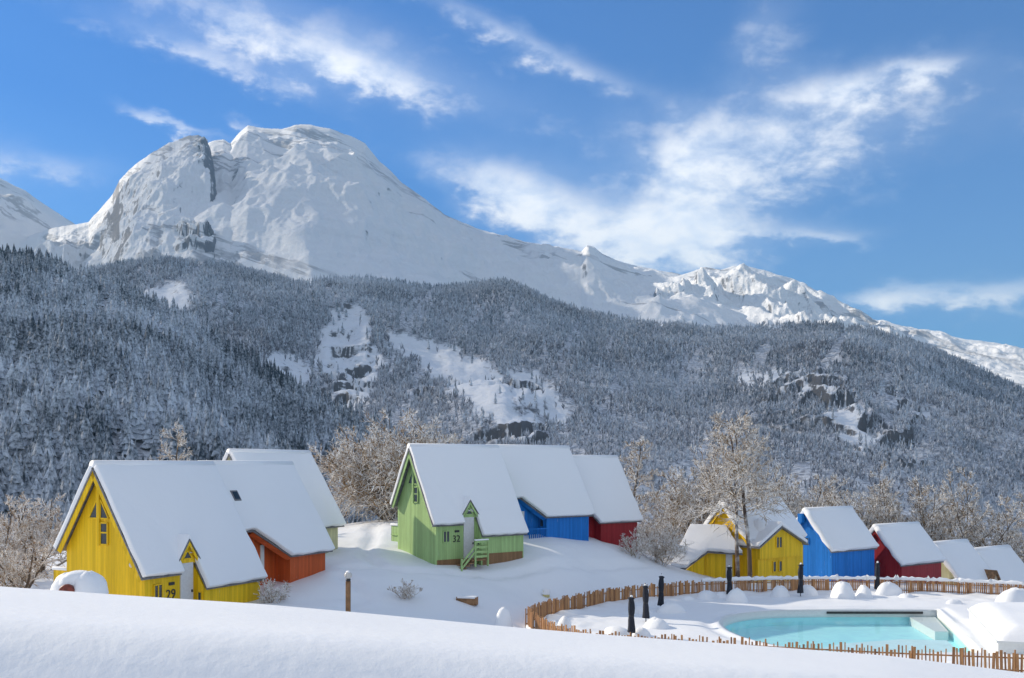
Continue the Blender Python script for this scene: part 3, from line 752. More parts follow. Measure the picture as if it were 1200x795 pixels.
# roof window with its blind, snow round it
def skylight(h, u, D, w_, hh, ro):
    p = [h.rp(u, D, 1, .29), h.rp(u+w_, D, 1, .29), h.rp(u+w_, D+hh, 1, .29), h.rp(u, D+hh, 1, .29)]
    f = MB().poly_prism(p, h.n(1)*.05).build('roof_window', M['trim'], h.o, bevel=.02)
    q = [h.rp(u+.08, D+.08, 1, .345), h.rp(u+w_-.08, D+.08, 1, .345), h.rp(u+w_-.08, D+hh-.08, 1, .345), h.rp(u+.08, D+hh-.08, 1, .345)]
    MB().poly_prism(q, h.n(1)*.012).build('pane', M['glass'], f)
skylight(oc, 1.15, 1.45, .55, .55, oro)
# cream unit further back
wc, wro = typeB('chalet', 'cream chalet furthest back on the left, highest white roof behind the orange one', 268, 532, 62, 65, -5.9, 58.5, 'cream', 8.2,
           [(0, 0), (8.2, 0), (8.2, 4.9), (5.3, 4.9), (3.4, 3.4), (0, 3.4)], secs=[(.4, 5.4, 1.7), (5.35, 7.8, 4.9/math.tan(math.radians(58.5))-.28)])
wc.bargeboards(M['cream'], .04, 3.3, 3.8)
# blue and red units beside the green chalet
bc, bro = typeB('chalet', 'bright blue chalet in the middle row between the green and red ones', 569, 526, 72, 38.5, -6.1, 60, 'blue', 8.0,
           [(0, 0), (8.0, 0), (8.0, 5.0), (3.3, 5.0), (1.6, 3.6), (0, 3.6)], secs=[(.4, 3.6, 1.78), (3.55, 7.7, 5/math.sqrt(3)-.25)])
diag_barge(bc, M['blue'], (1.6, 3.6), (3.3, 5.0))
def blue_extras(h):
    d_ = MB().box(1.3, 2.1, -1.86, -1.76, .45, 2.75).build('door', M['door'], h.o)
    MB().box(1.95, 2.0, -1.92, -1.862, 1.4, 1.5).build('handle', M['dark'], d_)
    v = 5/math.sqrt(3)-.25
    mb = MB(); mb.bar((1.9, -v, 1.5), (3.55, -v, 1.5), .05, .09); mb.bar((1.9, -v, .55), (3.55, -v, .55), .05, .09)
    for k in range(9): mb.bar((1.95+k*.19, -v, .55), (1.95+k*.19, -v, 1.5), .045, .07)
    mb.build('porch_railing', M['blue'], h.o)
    MB().box(.6, 3.55, -v, -1.7, .3, .42).build('porch_floor', M['timber'], h.o)
    MB().box(3.6, 7.6, -v-.03, -v+.1, -.6, .28).build('skirting', M['boards'], h.o)
    window(h.o, [(3.54, -1.95, 1.6), (3.54, -2.35, 1.6), (3.54, -2.35, 2.5), (3.54, -1.95, 2.5)], (-1, 0, 0), M['blue'], .05)
blue_extras(bc)
rc, rro = typeB('chalet', 'dark red chalet at the right end of the middle row', 652, 538, 77, 38.5, -6.4, 60, 'red', 6.5,
           [(0, 0), (6.5, 0), (6.5, 4.95), (1.9, 4.95), (1.2, 3.9), (0, 3.9)], secs=[(.4, 2.3, 1.9), (2.25, 6.2, 4.95/math.sqrt(3)-.25)])
# right group behind the pool fence
def rhouse(label, px, py, d, base, col, L, D, slope=50, ang=36, Dl=3.9, th=.42, u0=0):
    h = House('chalet', label, px, py, d, ang, base, slope, 'snow-roofed chalets behind the pool')
    m = M[col]
    ro = h.roof([(0, 0), (L, 0), (L, D), (u0, D)], [(0, 0), (L, 0), (L, Dl), (0, Dl)], th=th); h.ridge_snow(ro, 0, L, th)
    h.body([(.35, L-.2, D/h.T-.2)], m, Dl/h.T-.25, zb=-2.5)
    h.bargeboards(m, .05, D-.05, Dl-.05)
    # the thick roll of snow hanging over the gable edge
    mb = MB()
    pts = [h.rp(.02, D*k/7, 1, .22+.05*math.sin(k*2.1)) for k in range(8)]
    mb.tube(pts, [.27, .33, .3, .34, .28, .30, .24, .12], 10); mb.build('snow_roll', M['roofsnow'], ro, True)
    return h
rb = rhouse('blue chalet behind the pool fence, between yellow house and red chalet', 943, 601, 95, -11.4, 'blue', 7.2, 3.6)
MB().bar((-.05, .35, rb.R-.95), (-.05, .35, rb.R-.1), .5, .5).build('gable_vent', M['blue'], rb.o)
window(rb.o, [(.34, -.25, rb.R-2.4), (.34, .25, rb.R-2.4), (.34, .25, rb.R-3.0), (.34, -.25, rb.R-3.0)], (-1, 0, 0), M['blue'], .07)
rr = rhouse('dark red chalet behind the pool fence, right of the blue chalet', 1025, 620, 99, -12.7, 'red', 7.5, 3.5)
rw = rhouse('almost buried white-roofed chalet right of the dark red one behind the fence', 1093, 641, 106, -14.5, 'cream', 6.5, 4.6, th=.5)
rw2 = rhouse('lowest snow-roofed chalet at the right edge with a small dormer gable', 1141, 648, 112, -15.5, 'beige', 7.5, 4.6, th=.5)
def small_dormer(h, u, D, m):
    p = h.rp(u, D, 1, .5); w_ = 1.0
    mb = MB(); mb.poly_prism([(p.x-w_, p.y-.6, p.z-.9), (p.x+w_, p.y-.6, p.z-.9), (p.x, p.y-.6, p.z+.45)], (0, 2.0, 0)); dm = mb.build('dormer', m, h.o)
    mb = MB()
    for sg in (-1, 1):
        a = Vector((p.x, p.y-.85, p.z+.5)); b = Vector((p.x+sg*(w_+.12), p.y-.85, p.z-.95))
        mb.poly_prism([a, b, b+Vector((0, 0, .17)), a+Vector((0, 0, .2))], (0, 2.2, 0))
    mb.build('dormer_roof', M['timber'], dm)
small_dormer(rw, 5.3, 3.5, M['beige'])

# yellow house with cross gable and low wing
def yellow_house():
    h = House('cross_gabled_house', 'yellow house with a front cross gable and low wing behind the pool fence', 846, 591, 82, 36, -9.9, 47, None)
    m = M['yellow']; T = h.T; R = h.R; L = 7.3
    ro = h.roof([(0, 0), (L, 0), (L, 2.95), (0, 2.95)], [(0, 0), (L, 0), (L, 2.35), (0, 2.35)], th=.4); h.ridge_snow(ro, 0, L, .4)
    vr = 3.1/T-.1
    h.body([(.4, L-.3, vr-.1)], m, 2.35/T-.3, zb=-2)
    h.bargeboards(m, .05, 3.1, 2.3)
    mb = MB(); pts = [h.rp(.0, 3.1*k/7, 1, .2+.05*math.sin(k*2.3)) for k in range(8)]
    mb.tube(pts, [.25, .33, .28, .33, .27, .3, .24, .12], 10); mb.build('snow_roll', M['roofsnow'], ro, True)
    # cross gable
    c0, c1, ca = .25, 6.1, 2.95; zf = R-3.15; za = R-1.75; yv = -vr-.72; zl = zf-1.15
    g = MB().poly_prism([(c0+.3, yv, zl), (c1-.3, yv, zl), (c1-.3, yv, zf-.05), (ca, yv, za-.12), (c0+.3, yv, zf-.05)], (0, 2.7, 0)).build('cross_gable', m, h.o)
    mb = MB(); ms = MB()
    for cc in (c0-.15, c1+.15):
        a = Vector((ca, yv-.35, za)); b = Vector((cc, yv-.35, zf-.18))
        mb.poly_prism([a, b, b+Vector((0, 0, -.1)), a+Vector((0, 0, -.1))], (0, 3.4, 0))
        ms.poly_prism([a+Vector((0, .05, .005)), b+Vector((0, .05, .005)), b+Vector((0, .05, .34)), a+Vector((0, .05, .42))], (0, 3.35, 0))
    r2 = mb.build('gable_roof', M['trim'], g); 
    ms.build('snow_cap', M['roofsnow'], g, True, .12, 3)
    window(g, [(2.5, yv-.01, zf-.35), (3.2, yv-.01, zf-.35), (3.2, yv-.01, zf+.55), (2.5, yv-.01, zf+.55)], (0, -1, 0), m, .07, mull=((2.85, yv-.01, zf-.35), (2.85, yv-.01, zf+.55)))
    # ground floor and its pair of windows
    MB().box(.6, c1-.5, -vr-.50, -vr+.3, -2, zl).build('wall', m, h.o)
    for k in (2.35, 3.1):
        window(h.o, [(k, -vr-.51, zl-1.15), (k+.38, -vr-.51, zl-1.15), (k+.38, -vr-.51, zl-.3), (k, -vr-.51, zl-.3)], (0, -1, 0), m, .07)
    # snow heaped in the valley
    sb = snow_blob('snow_heap', .95, .75, M['roofsnow'], ro, (2.4, -vr+.9, R-1.95), 4)
    return h
yh = yellow_house()
def wing():
    """the low wing: its own roof, cut diagonally over a porch"""
    h = House('garden_annexe', 'low yellow annexe with white door and slanted snow roof, left of yellow house', 808, 618, 82.5, -14, -10.0, 44, cat='annexe')
    m = M['yellow']; R = h.R
    right = [(0, 0), (3.0, 0), (4.35, 2.0), (1.6, 1.9), (-.1, 3.15), (-1.3, 3.15)]
    h.roof(right, [(0, 0), (3.0, 0), (3.0, 2.2), (-.6, 2.2)], th=.38)
    t = h.T
    MB().poly_prism([(.3, -1.45, -1), (3.6, -1.45, -1), (3.6, -1.45, R-1.75), (2.6, -1.45, R-1.6), (.3, -1.45, R-1.6)], (0, 3, 0)).build('wall', m, h.o)
    MB().poly_prism([(-1.0, -2.9, -1), (1.3, -1.85, -1), (1.3, -1.85, R-2.08), (-.15, -2.9, R-3.35), (-1.0, -2.9, R-3.35)], (.0, .9, 0)).build('porch_wall', m, h.o)
    d_ = MB().box(3.0, 3.5, -1.53, -1.44, .2, R-1.8).build('door', M['door'], h.o)
    MB().box(3.4, 3.44, -1.58, -1.53, 1.3, 1.4).build('handle', M['dark'], d_)
    return h
wing()

# ------------------------------------------------------------------ pool, deck
WZ = FZ-.30
def pool_outline():
    pts = []
    def bez(p0, p1, p2, p3, n=18):
        for k in range(n):
            t = k/n; pts.append(tuple((1-t)**3*a+3*(1-t)**2*t*b+3*(1-t)*t*t*c+t**3*d for a, b, c, d in zip(p0, p1, p2, p3)))
    bez((26.2, 61.4), (23, 61.5), (19, 61.6), (16.5, 61.2)); bez((16.5, 61.2), (13.2, 60.6), (11.6, 57.5), (11.7, 54.2)); bez((11.7, 54.2), (11.8, 50.6), (13.4, 48.0), (16.0, 47.6))
    bez((16.0, 47.6), (18, 47.4), (20, 47.4), (22.2, 47.4)); bez((22.2, 47.4), (23.4, 51), (24.8, 56), (26.2, 61.4))
    return pts
PO = pool_outline()
def ray_out(cx, cy, dx, dy, poly):
    best = 1e9; n = len(poly)
    for i in range(n):
        x1, y1 = poly[i]; x2, y2 = poly[(i+1) % n]; ex, ey = x2-x1, y2-y1; den = dx*ey-dy*ex
        if abs(den) < 1e-9: continue
        t = ((x1-cx)*ey-(y1-cy)*ex)/den; s = ((x1-cx)*dy-(y1-cy)*dx)/den
        if t > 0 and -1e-6 <= s <= 1+1e-6: best = min(best, t)
    return best
def build_deck():
    cx, cy = 18.5, 54.5; N = 360; R = 90; V = []
    def rad(poly, th): return ray_out(cx, cy, math.cos(th), math.sin(th), poly)
    for i in range(R):
        for k in range(N):
            th = 2*math.pi*k/N; a = rad(PO, th); b = rad(POLY, th)+.45; V.append(None)
            t = i/(R-1); r = a+(b-a)*t; x, y = cx+r*math.cos(th), cy+r*math.sin(th)
            V[-1] = (x, y, t, r-a, b-r)
    A = np.array(V); X, Y, t, di, do = A.T
    z = FZ+.12+perlin(X*.5, Y*.5)*.05+perlin(X*.16+9, Y*.16)*.09
    z -= .11*np.exp(-((di-.75)/.35)**2)                                   # melted groove round the coping
    z -= .13*np.exp(-(di/.12)**2)
    z += .22*np.exp(-((do-.6)/1.1)**2)*(.5+perlin(X*.9, Y*.9+5))          # bank by the fence
    z += .10*np.exp(-((do-3)/1.5)**2)*(perlin(X*1.2+3, Y*1.2)+.2)
    z = np.where(do < .35, FZ-.25, z)
    idx = np.arange(R*N).reshape(R, N); j = np.roll(idx, -1, 1)
    f = np.stack([idx[:-1], j[:-1], j[1:], idx[1:]], -1).reshape(-1, 4)[:, ::-1]
    o = from_np('pool_deck', np.stack([X, Y, z], -1), f, M['snow'], True); tag(o, kind='structure')
build_deck()
def mat_water():
    m, t, b = new_mat('pool_water'); t.n.remove(b); out = t.n['Material Output']
    tr = t.node('ShaderNodeBsdfTransparent'); tr.inputs[0].default_value = (.96, 1, 1, 1)
    gl = t.node('ShaderNodeBsdfGlossy'); gl.inputs['Roughness'].default_value = .04
    fr = t.node('ShaderNodeFresnel'); fr.inputs['IOR'].default_value = 1.33
    bp = t.node('ShaderNodeBump'); bp.inputs['Strength'].default_value = .12; bp.inputs['Distance'].default_value = .03
    t.put(bp.inputs['Height'], t.noise(obj_co(t), 2.2, 3)); t.put(gl.inputs['Normal'], bp.outputs[0]); t.put(fr.inputs['Normal'], bp.outputs[0])
    mx = t.node('ShaderNodeMixShader'); t.put(mx.inputs[0], t.math('MULTIPLY', fr.outputs[0], .30)); t.l.new(tr.outputs[0], mx.inputs[1]); t.l.new(gl.outputs[0], mx.inputs[2])
    t.l.new(mx.outputs[0], out.inputs[0]); return m
def build_pool():
    root = empty('swimming_pool', (18.5, 54.5, FZ), label='turquoise swimming pool with rounded left end in the snowy deck', cat='swimming pool')
    off = np.array([18.5, 54.5, FZ]); n = len(PO); P = np.array(PO)
    c = P.mean(0)
    top = np.column_stack([P, np.full(n, FZ+.0)])-off; bot = np.column_stack([P, np.full(n, FZ-.85)])-off
    V = np.concatenate([top, bot]); i = np.arange(n); j = (i+1) % n
    liner = mat_plain('pool_liner', (.50, .93, 1.0), .5, .06, 1.2, 0, 0)
    from_np('basin', V, [np.stack([i, j, j+n, i+n], -1), (np.arange(n)+n)[None, :]], liner, False, root)
    wt = np.column_stack([P, np.full(n, WZ)])-off
    from_np('water_surface', wt, np.arange(n)[None, :], mat_water(), False, root)
    # coping with a lip of snow
    inn = (P-c)*.995+c; ou = (P-c)*1.045+c
    V = np.concatenate([np.column_stack([inn, np.full(n, FZ+.05)]), np.column_stack([ou, np.full(n, FZ+.08)]), np.column_stack([inn, np.full(n, WZ-.1)])])-off
    from_np('coping', V, [np.stack([i, j, j+n, i+n], -1), np.stack([i+2*n, j+2*n, j, i], -1)], M['white'], True, root)
    # shallow bench with pale steps on the right
    mb = MB(); bench = [(16.3, 48.0), (21.6, 47.8), (22.9, 51.6), (23.4, 53.6), (21.0, 53.9), (17.4, 52.6), (15.6, 51.0)]
    mb.poly_prism([(x-18.5, y-54.5, -.84) for x, y in bench], (0, 0, .40)); mb.build('bench', mat_plain('pale_liner', (.72, .93, .96), .5, .04, 1, 0, 0), root)
    mb = MB(); st = [(24.45, 55.8), (26.0, 61.15), (24.4, 61.15), (23.7, 55.8)]
    mb.poly_prism([(x-18.5, y-54.5, -.84) for x, y in st], (0, 0, .50)); mb.build('steps', M['white'], root)
    mb = MB(); mb.box(19.4-18.5, 25.3-18.5, 61.30-54.5, 61.42-54.5, -.17, -.04); mb.build('overflow_slot', M['dark'], root)
build_pool()
def build_platform():
    a = math.atan2(10.6, 3.5); root = empty('pool_cover_housing', (22.9, 46.9, FZ), a-math.pi/2, label='low white walled platform heaped with snow at the right of the pool', cat='platform')
    # local: x to the right, y away
    mb = MB(); mb.box(0, 9, 0, 11.2, -.3, .62); mb.build('wall', M['white'], root)
    mb = MB(); mb.box(-.08, 9.08, -.08, 11.28, .62, .72); mb.build('coping', M['white'], root)
    N = 60; xs = np.linspace(0, 1, N); X, Y = np.meshgrid(xs, xs)
    e = np.minimum(np.minimum(X*9, (1-X)*9), np.minimum(Y*11.2, (1-Y)*11.2))
    Z = .70+.62*np.clip(1-(1-np.clip(e/1.3, 0, 1))**2.2, 0, 1)+perlin(X*3, Y*4)*.08*np.clip(e, 0, 1)
    V = np.stack([X*9.1-.05, Y*11.3-.05, Z], -1).reshape(-1, 3); i = np.arange(N*N).reshape(N, N)
    f = np.stack([i[:-1, :-1], i[:-1, 1:], i[1:, 1:], i[1:, :-1]], -1).reshape(-1, 4)
    from_np('snow_cap', V, f, M['snow'], True, root)
build_platform()

# ------------------------------------------------------------------ fences
def resample(pts, step):
    P = [Vector((x, y, 0)) for x, y in pts]; L = [0]
    for a, b in zip(P[:-1], P[1:]): L.append(L[-1]+(b-a).length)
    n = max(1, round(L[-1]/step)); out = []
    for k in range(n+1):
        s = L[-1]*k/n
        for i in range(len(P)-1):
            if s <= L[i+1]+1e-6:
                t = (s-L[i])/(L[i+1]-L[i]); out.append(P[i].lerp(P[i+1], t)); break
    return out
def smooth_pts(pts, it=2):
    for _ in range(it):
        q = [pts[0]]
        for a, b in zip(pts[:-1], pts[1:]): q += [(a[0]*.75+b[0]*.25, a[1]*.75+b[1]*.25), (a[0]*.25+b[0]*.75, a[1]*.25+b[1]*.75)]
        q.append(pts[-1]); pts = q
    return pts
def picket_fence(name, label, pts, z0, z1f, snow, seed, ht=1.1, gap=.115):
    r = random.Random(seed); P = resample(smooth_pts(pts), 2.0); o0 = P[0]
    root = empty(name, (o0.x, o0.y, FZ), label=label, cat='fence')
    for i, (a, b) in enumerate(zip(P[:-1], P[1:])):
        d = b-a; L = d.length; an = math.atan2(d.y, d.x)
        za, zb = z1f(a.x, a.y)-FZ, z1f(b.x, b.y)-FZ
        def place(o, mb=None):
            o.location = (a.x-o0.x, a.y-o0.y, 0); o.rotation_euler = (0, 0, an); return o
        mb = MB(); n = int(L/gap)
        for k in range(n):
            if r.random() < .05: continue
            u = (k+.5)*L/n; z = za+(zb-za)*u/L; w_ = r.choice((.05, .07, .09, .115)); tilt = r.uniform(-.05, .05); h_ = ht*r.uniform(.86, 1.08)
            mb.bar((u-tilt*.5, r.uniform(-.01, .01), z-.25), (u+tilt*.5, r.uniform(-.015, .015), z+h_), w_, .035, up=(0, 1, 0))
        place(mb.build('picket_panel', M['picket'], root))
        mb = MB()
        for zz in (.3, .82): mb.bar((0, .045, za+zz), (L, .045, zb+zz), .03, .06, up=(0, 0, 1))
        place(mb.build('rail', M['picket'], root))
        mb = MB(); mb.tube([(0, .10, za-.3), (.01, .10, za+ht*1.03)], [.04, .035], 8); place(mb.build('post', M['picket'], root, True))
        if snow:
            pts_, rad = [], []
            for k in range(11):
                u = L*k/10; z = za+(zb-za)*u/L; q = r.uniform(.0, 1)
                pts_.append((u, .02, z+ht*.98+q*.05)); rad.append(snow*(.55+.75*q)*(1.6 if k in (0, 10) else 1))
            mb = MB(); mb.tube(pts_, rad, 10); place(mb.build('snow_cap', M['snow'], root, True))
    return root
flat = lambda x, y: FZ
i0 = 5
picket_fence('picket_fence', 'far curving picket fence behind the pool, capped with a ridge of snow', FEN_FAR[i0:], 0, flat, .125, 3)
picket_fence('picket_fence', 'bare-topped picket fence curving round the left side of the deck', FEN_FAR[:i0+1], 0, flat, 0, 8)
picket_fence('picket_fence', 'near picket fence whose tips show above the foreground snow', FEN_NEAR, 0, lambda x, y: FZ+.08, 0, 5, 1.12, .15)

# ------------------------------------------------------------------ deck furniture
def umbrella_mesh(root, s):
    mb = MB(); mb.tube([(0, 0, -.2), (0, 0, 2.2*s)], [.028, .024], 10); mb.build('pole', M['metal'], root, True)
    z = [.30, .42, .65, .95, 1.15, 1.30, 1.55, 1.80, 1.98, 2.08, 2.14]; r_ = [.20, .19, .165, .15, .125, .15, .165, .15, .12, .18, .05]
    mb = MB(); mb.tube([(0.012*math.sin(k*1.3), .01*math.cos(k), q*s) for k, q in enumerate(z)], r_, 14, .12); cn = mb.build('canopy', M['fabric'], root, True)
    mb = MB(); mb.tube([(0, 0, 1.13*s), (0, 0, 1.19*s)], [.145, .145], 12); mb.build('strap', M['dark'], cn, True)
    mb = MB(); mb.tube([(0, 0, 2.12*s), (0, 0, 2.22*s), (0, 0, 2.29*s)], [.03, .035, .01], 8); mb.build('finial', M['metal'], root, True)
    b = snow_blob('snow_dab', .06, .05, M['snow'], cn, (0, 0, 2.19*s), 2, seg=8)
UM = [(740, 746, 'nearest closed black parasol, tallest in the photo, left end of the deck'), (757, 729, 'closed black parasol second from the left, near the curved fence'),
      (774, 714, 'closed black parasol third from the left, beside a snow heap'), (855, 700, 'closed black parasol in front of the low yellow annexe'),
      (938, 699, 'closed black parasol in front of the blue chalet behind the fence'), (1028, 694, 'rightmost closed black parasol, in front of the dark red chalet')]
for k, (px, py, lb) in enumerate(UM):
    d = -(FZ+.14)*F/(py-HOR); p = at(px, py, d)
    r = empty('closed_parasol', (p.x, p.y, FZ+.05), k*.7, label=lb, cat='parasol', group='closed black parasols on the pool deck'); r.rotation_euler = (random.Random(k).uniform(-.03, .03), random.Random(k+9).uniform(-.03, .03), k*.7)
    umbrella_mesh(r, 1.0 if k not in (4,) else 1.06)
MO = [(662, 741, .42, .95, 'tall rounded snow heap inside the left corner of the deck fence'), (649, 739, .40, .6, 'lower snow heap beside the tall one in the left fence corner'),
      (722, 742, .75, .45, 'low wide snow mound left of the nearest parasol'), (751, 745, .45, .5, 'small snow mound at the foot of the nearest parasol'),
      (769, 735, .75, .6, 'snow mound right of the second parasol'), (752, 719, .6, .55, 'snow mound between the second parasol and the curved fence'), (786, 717, .75, .65, 'snow mound right of the third parasol'),
      (828, 701, .8, .6, 'snow mound near the fence left of the annexe parasol'), (845, 700, .5, .45, 'small snow mound just left of the annexe parasol'), (863, 705, .75, .95, 'tall snow mound right of the annexe parasol'),
      (914, 699, .65, .8, 'snow mound left of the parasol by the blue chalet'), (946, 697, .6, .75, 'snow mound touching the parasol by the blue chalet'),
      (988, 700, .80, 1.15, 'large conical snow mound midway between two right parasols'), (1012, 699, .58, .85, 'narrow snow mound left of the rightmost parasol'),
      (1041, 697, .75, .95, 'snow mound right of the rightmost parasol'), (1190, 712, 1.35, 1.3, 'biggest snow heap at the right edge by the fence'), (1062, 700, .5, .35, 'flat snow lump by the fence in front of the red chalet'),
      (1118, 707, .5, .35, 'flat snow lump near the fence before the white roofs'), (806, 703, .5, .35, 'flat snow lump between the third and fourth parasols')]
for k, (px, py, r_, h_, lb) in enumerate(MO):
    d = -(FZ+.12)*F/(py-HOR); p = at(px, py, d)
    o = snow_blob('snow_mound', r_, h_, M['snow'], None, (p.x, p.y, FZ+.02), 20+k, (1.1, .9)); o.rotation_euler = (0, 0, k*1.1)
    tag(o, lb, 'snow mound', 'snow-buried furniture on the pool deck')

# ------------------------------------------------------------------ things in the village
def lamp():
    p = at(408, 720, 43.5); g = gz(p.x, p.y); top = (HOR-670)/F*43.5
    r = empty('garden_lamp', (p.x, p.y, g), label='wooden lamp post with a round glass globe in front of the chalets', cat='lamp post'); h_ = top-g
    MB().box(-.10, .10, -.10, .10, -.4, h_-.42).build('post', M['timber'], r, bevel=.015)
    MB().tube([(0, 0, h_-.42), (0, 0, h_-.36), (0, 0, h_-.30)], [.09, .12, .08], 14).build('collar', M['metal'], r, True)
    a = [k*math.pi/10 for k in range(1, 10)]
    MB().tube([(0, 0, h_-.16-.17*math.cos(q)) for q in a], [.17*math.sin(q) for q in a], 18).build('globe', M['globe'], r, True)
    snow_blob('snow_cap', .10, .07, M['snow'], r, (0, 0, h_-.03), 3, seg=12)
lamp()
def buried_thing():
    p = at(94, 698, 41.2); g = gz(p.x, p.y)
    r = empty('snowed_in_tank', (p.x, p.y, g), .15, label='rounded tank with red-brown end under a thick snow cap by the yellow gable', cat='tank')
    zc = (HOR-692)/F*41.2-g
    MB().tube([(-.35, -.75, zc+.02), (-.35, -.70, zc+.02), (-.35, .4, zc+.02)], [.26, .31, .31], 20).build('shell', M['rust'], r, True)
    MB().box(-.75, .9, -.35, .5, -.4, zc-.1).build('base', M['dark'], r, bevel=.04)
    b = snow_blob('snow_cap', .62, .62, M['snow'], r, (-.38, .0, zc+.12), 5, (1, .85)); c = snow_blob('snow_cap', .72, .72, M['snow'], r, (.30, .0, zc+.06), 8, (1, .85))
    d_ = snow_blob('snow_cap', .62, .3, M['snow'], r, (-.02, .02, zc+.52), 9, (1.05, .8))
    for q in (.45,): snow_blob('snow_cap', .55, .8, M['snow'], r, (q, .0, zc-.3), 12, (1, .9))
buried_thing()
def crate():
    p = on_ground(548, 707); g = gz(p.x, p.y)
    r = empty('wooden_box', (p.x, p.y, g), -.25, label='low brown wooden box half buried in snow below the green chalet', cat='box')
    MB().box(-.55, .5, -.2, .2, -.1, .26).build('side_board', M['timber'], r); MB().box(-.6, -.552, -.24, .24, -.1, .34).box(.502, .55, -.24, .24, -.1, .34).build('end_board', M['timber'], r)
    snow_slab('snow_cap', [([(-.58, -.22, .262), (.54, -.22, .262), (.54, .22, .262), (-.58, .22, .262)], (0, 0, 1))], .12, r, M['snow'], .04)
crate()
def stub():
    p = at(590, 735, 50.5); g = gz(p.x, p.y)
    r = empty('snow_capped_post', (p.x, p.y, g), label='short thick post under a tall white snow cap left of the fence', cat='post')
    h_ = (HOR-712)/F*50.5-g
    MB().tube([(0, 0, -.3), (0, 0, h_*.6)], [.26, .27], 14).build('post', M['white'], r, True)
    snow_blob('snow_cap', .43, h_*.62, M['snow'], r, (0, 0, h_*.38), 6)
    MB().box(.55, 1.5, -.12, .12, -.2, .12).build('ground_beam', M['dark'], r)
stub()
def hydrant():
    p = on_ground(640, 699); g = gz(p.x, p.y)
    r = empty('marker_post', (p.x, p.y, g), label='small pale yellow marker standing alone in the snow left of the fence', cat='marker')
    MB().tube([(0, 0, -.2), (0, 0, .34), (0, 0, .40)], [.22, .23, .15], 14).build('body', mat_plain('pale_yellow', (.62, .55, .25), .6, .15), r, True)
    snow_blob('snow_cap', .24, .13, M['snow'], r, (0, 0, .36), 2)
hydrant()

# ------------------------------------------------------------------ leafless snowy trees
M['twig'] = mat_snowy('snowy_twigs', (.16, .095, .04), (.30, .185, .075), -.36, .34, 2.6, .65, (.88, .88, .87))
M['bark'] = mat_snowy('snowy_bark', (.075, .06, .05), (.14, .11, .085), .25, .7, 1.6, .55, (.8, .81, .82))
M['birch'] = mat_snowy('birch_bark', (.05, .035, .03), (.16, .11, .08), -.05, .5, 1.1, .85, (.72, .70, .67))
def grow(seed, H, spread, stems=1, n1=16, n2=9, n3=6, up=.35, r0=.16, low=.25, twig=.022, fan=False, stem_lean=.1):
    r = np.random.RandomState(seed); segs = [[], []]
    def branch(p, d, L, ra, n, lvl, kids):
        pts = [p.copy()]; d = d/np.linalg.norm(d); step = L/n
        for i in range(n):
            d = d+r.normal(0, .05 if (lvl == 0 and stems == 1) else .13, 3)+np.array([0, 0, up*.16]); d /= np.linalg.norm(d); q = pts[-1]+d*step
            segs[0 if lvl == 0 else 1].append((pts[-1], q, ra*(1-.75*i/n), ra*(1-.75*(i+1)/n))); pts.append(q)
        if lvl >= len(kids): return
        for k in range(kids[lvl]):
            t = (low if lvl == 0 else .2)+(1-(low if lvl == 0 else .2))*(k+r.uniform(0, 1))/kids[lvl]; t = min(t, .99); i = int(t*n); f = t*n-i
            b = pts[i]*(1-f)+pts[i+1]*f; dd = pts[i+1]-pts[i]; dd /= np.linalg.norm(dd)
            s = r.normal(0, 1, 3); s -= dd*s.dot(dd); s /= np.linalg.norm(s)
            if lvl == 0:
                a = 2.4*k+r.uniform(-.4, .4); s = np.array([np.cos(a), np.sin(a), 0])
                LL = spread*(1-.72*t)*r.uniform(.75, 1.2); nd = s*.95+np.array([0, 0, up+.35*t])
            else:
                LL = L*(.62-.3*t)*r.uniform(.6, 1.15); nd = dd*.75+s*.75
            branch(b, nd, LL, max(ra*(1-.7*t)*.42, twig), 5 if lvl == 0 else (3 if lvl == 1 else 2), lvl+1, kids)
    for s in range(stems):
        a = 6.28*s/stems+r.uniform(-.4, .4); ln = stem_lean if not fan else r.uniform(.25, 1.1)
        d = np.array([np.cos(a)*ln, np.sin(a)*ln, 1.0])
        if stems == 1: d = np.array([r.normal(0, .02), r.normal(0, .02), 1])
        base = np.array([np.cos(a), np.sin(a), 0])*(.12 if stems > 1 else 0)-np.array([0, 0, .3])
        branch(base, d, (H+.3)*(1 if not fan else r.uniform(.75, 1.0)*(1.05-.13*ln)), r0*(1 if not fan else .6), 9, 0, [n1, n2, n3])
    return segs
def seg_mesh(name, segs, sides, mat, parent):
    a = np.array([s[0] for s in segs]); b = np.array([s[1] for s in segs]); ra = np.array([s[2] for s in segs]); rb = np.array([s[3] for s in segs])
    d = b-a; d /= np.linalg.norm(d, axis=1)[:, None]; ref = np.where(np.abs(d[:, 2:3]) < .9, [[0, 0, 1.]], [[1., 0, 0]])
    u = np.cross(d, ref); u /= np.linalg.norm(u, axis=1)[:, None]; v = np.cross(u, d); n = len(segs)
    V = np.zeros((n, 2, sides, 3))
    for k in range(sides):
        an = 2*np.pi*k/sides+math.pi/sides; o = u*np.cos(an)+v*np.sin(an)
        V[:, 0, k] = a+o*ra[:, None]; V[:, 1, k] = b+o*rb[:, None]
    base = (np.arange(n)*2*sides)[:, None]; Fs = []
    for k in range(sides):
        j = (k+1) % sides; Fs.append(np.concatenate([base+k, base+j, base+sides+j, base+sides+k], 1))
    return from_np(name, V.reshape(-1, 3), np.concatenate(Fs), mat, False, parent)
_treecache = {}
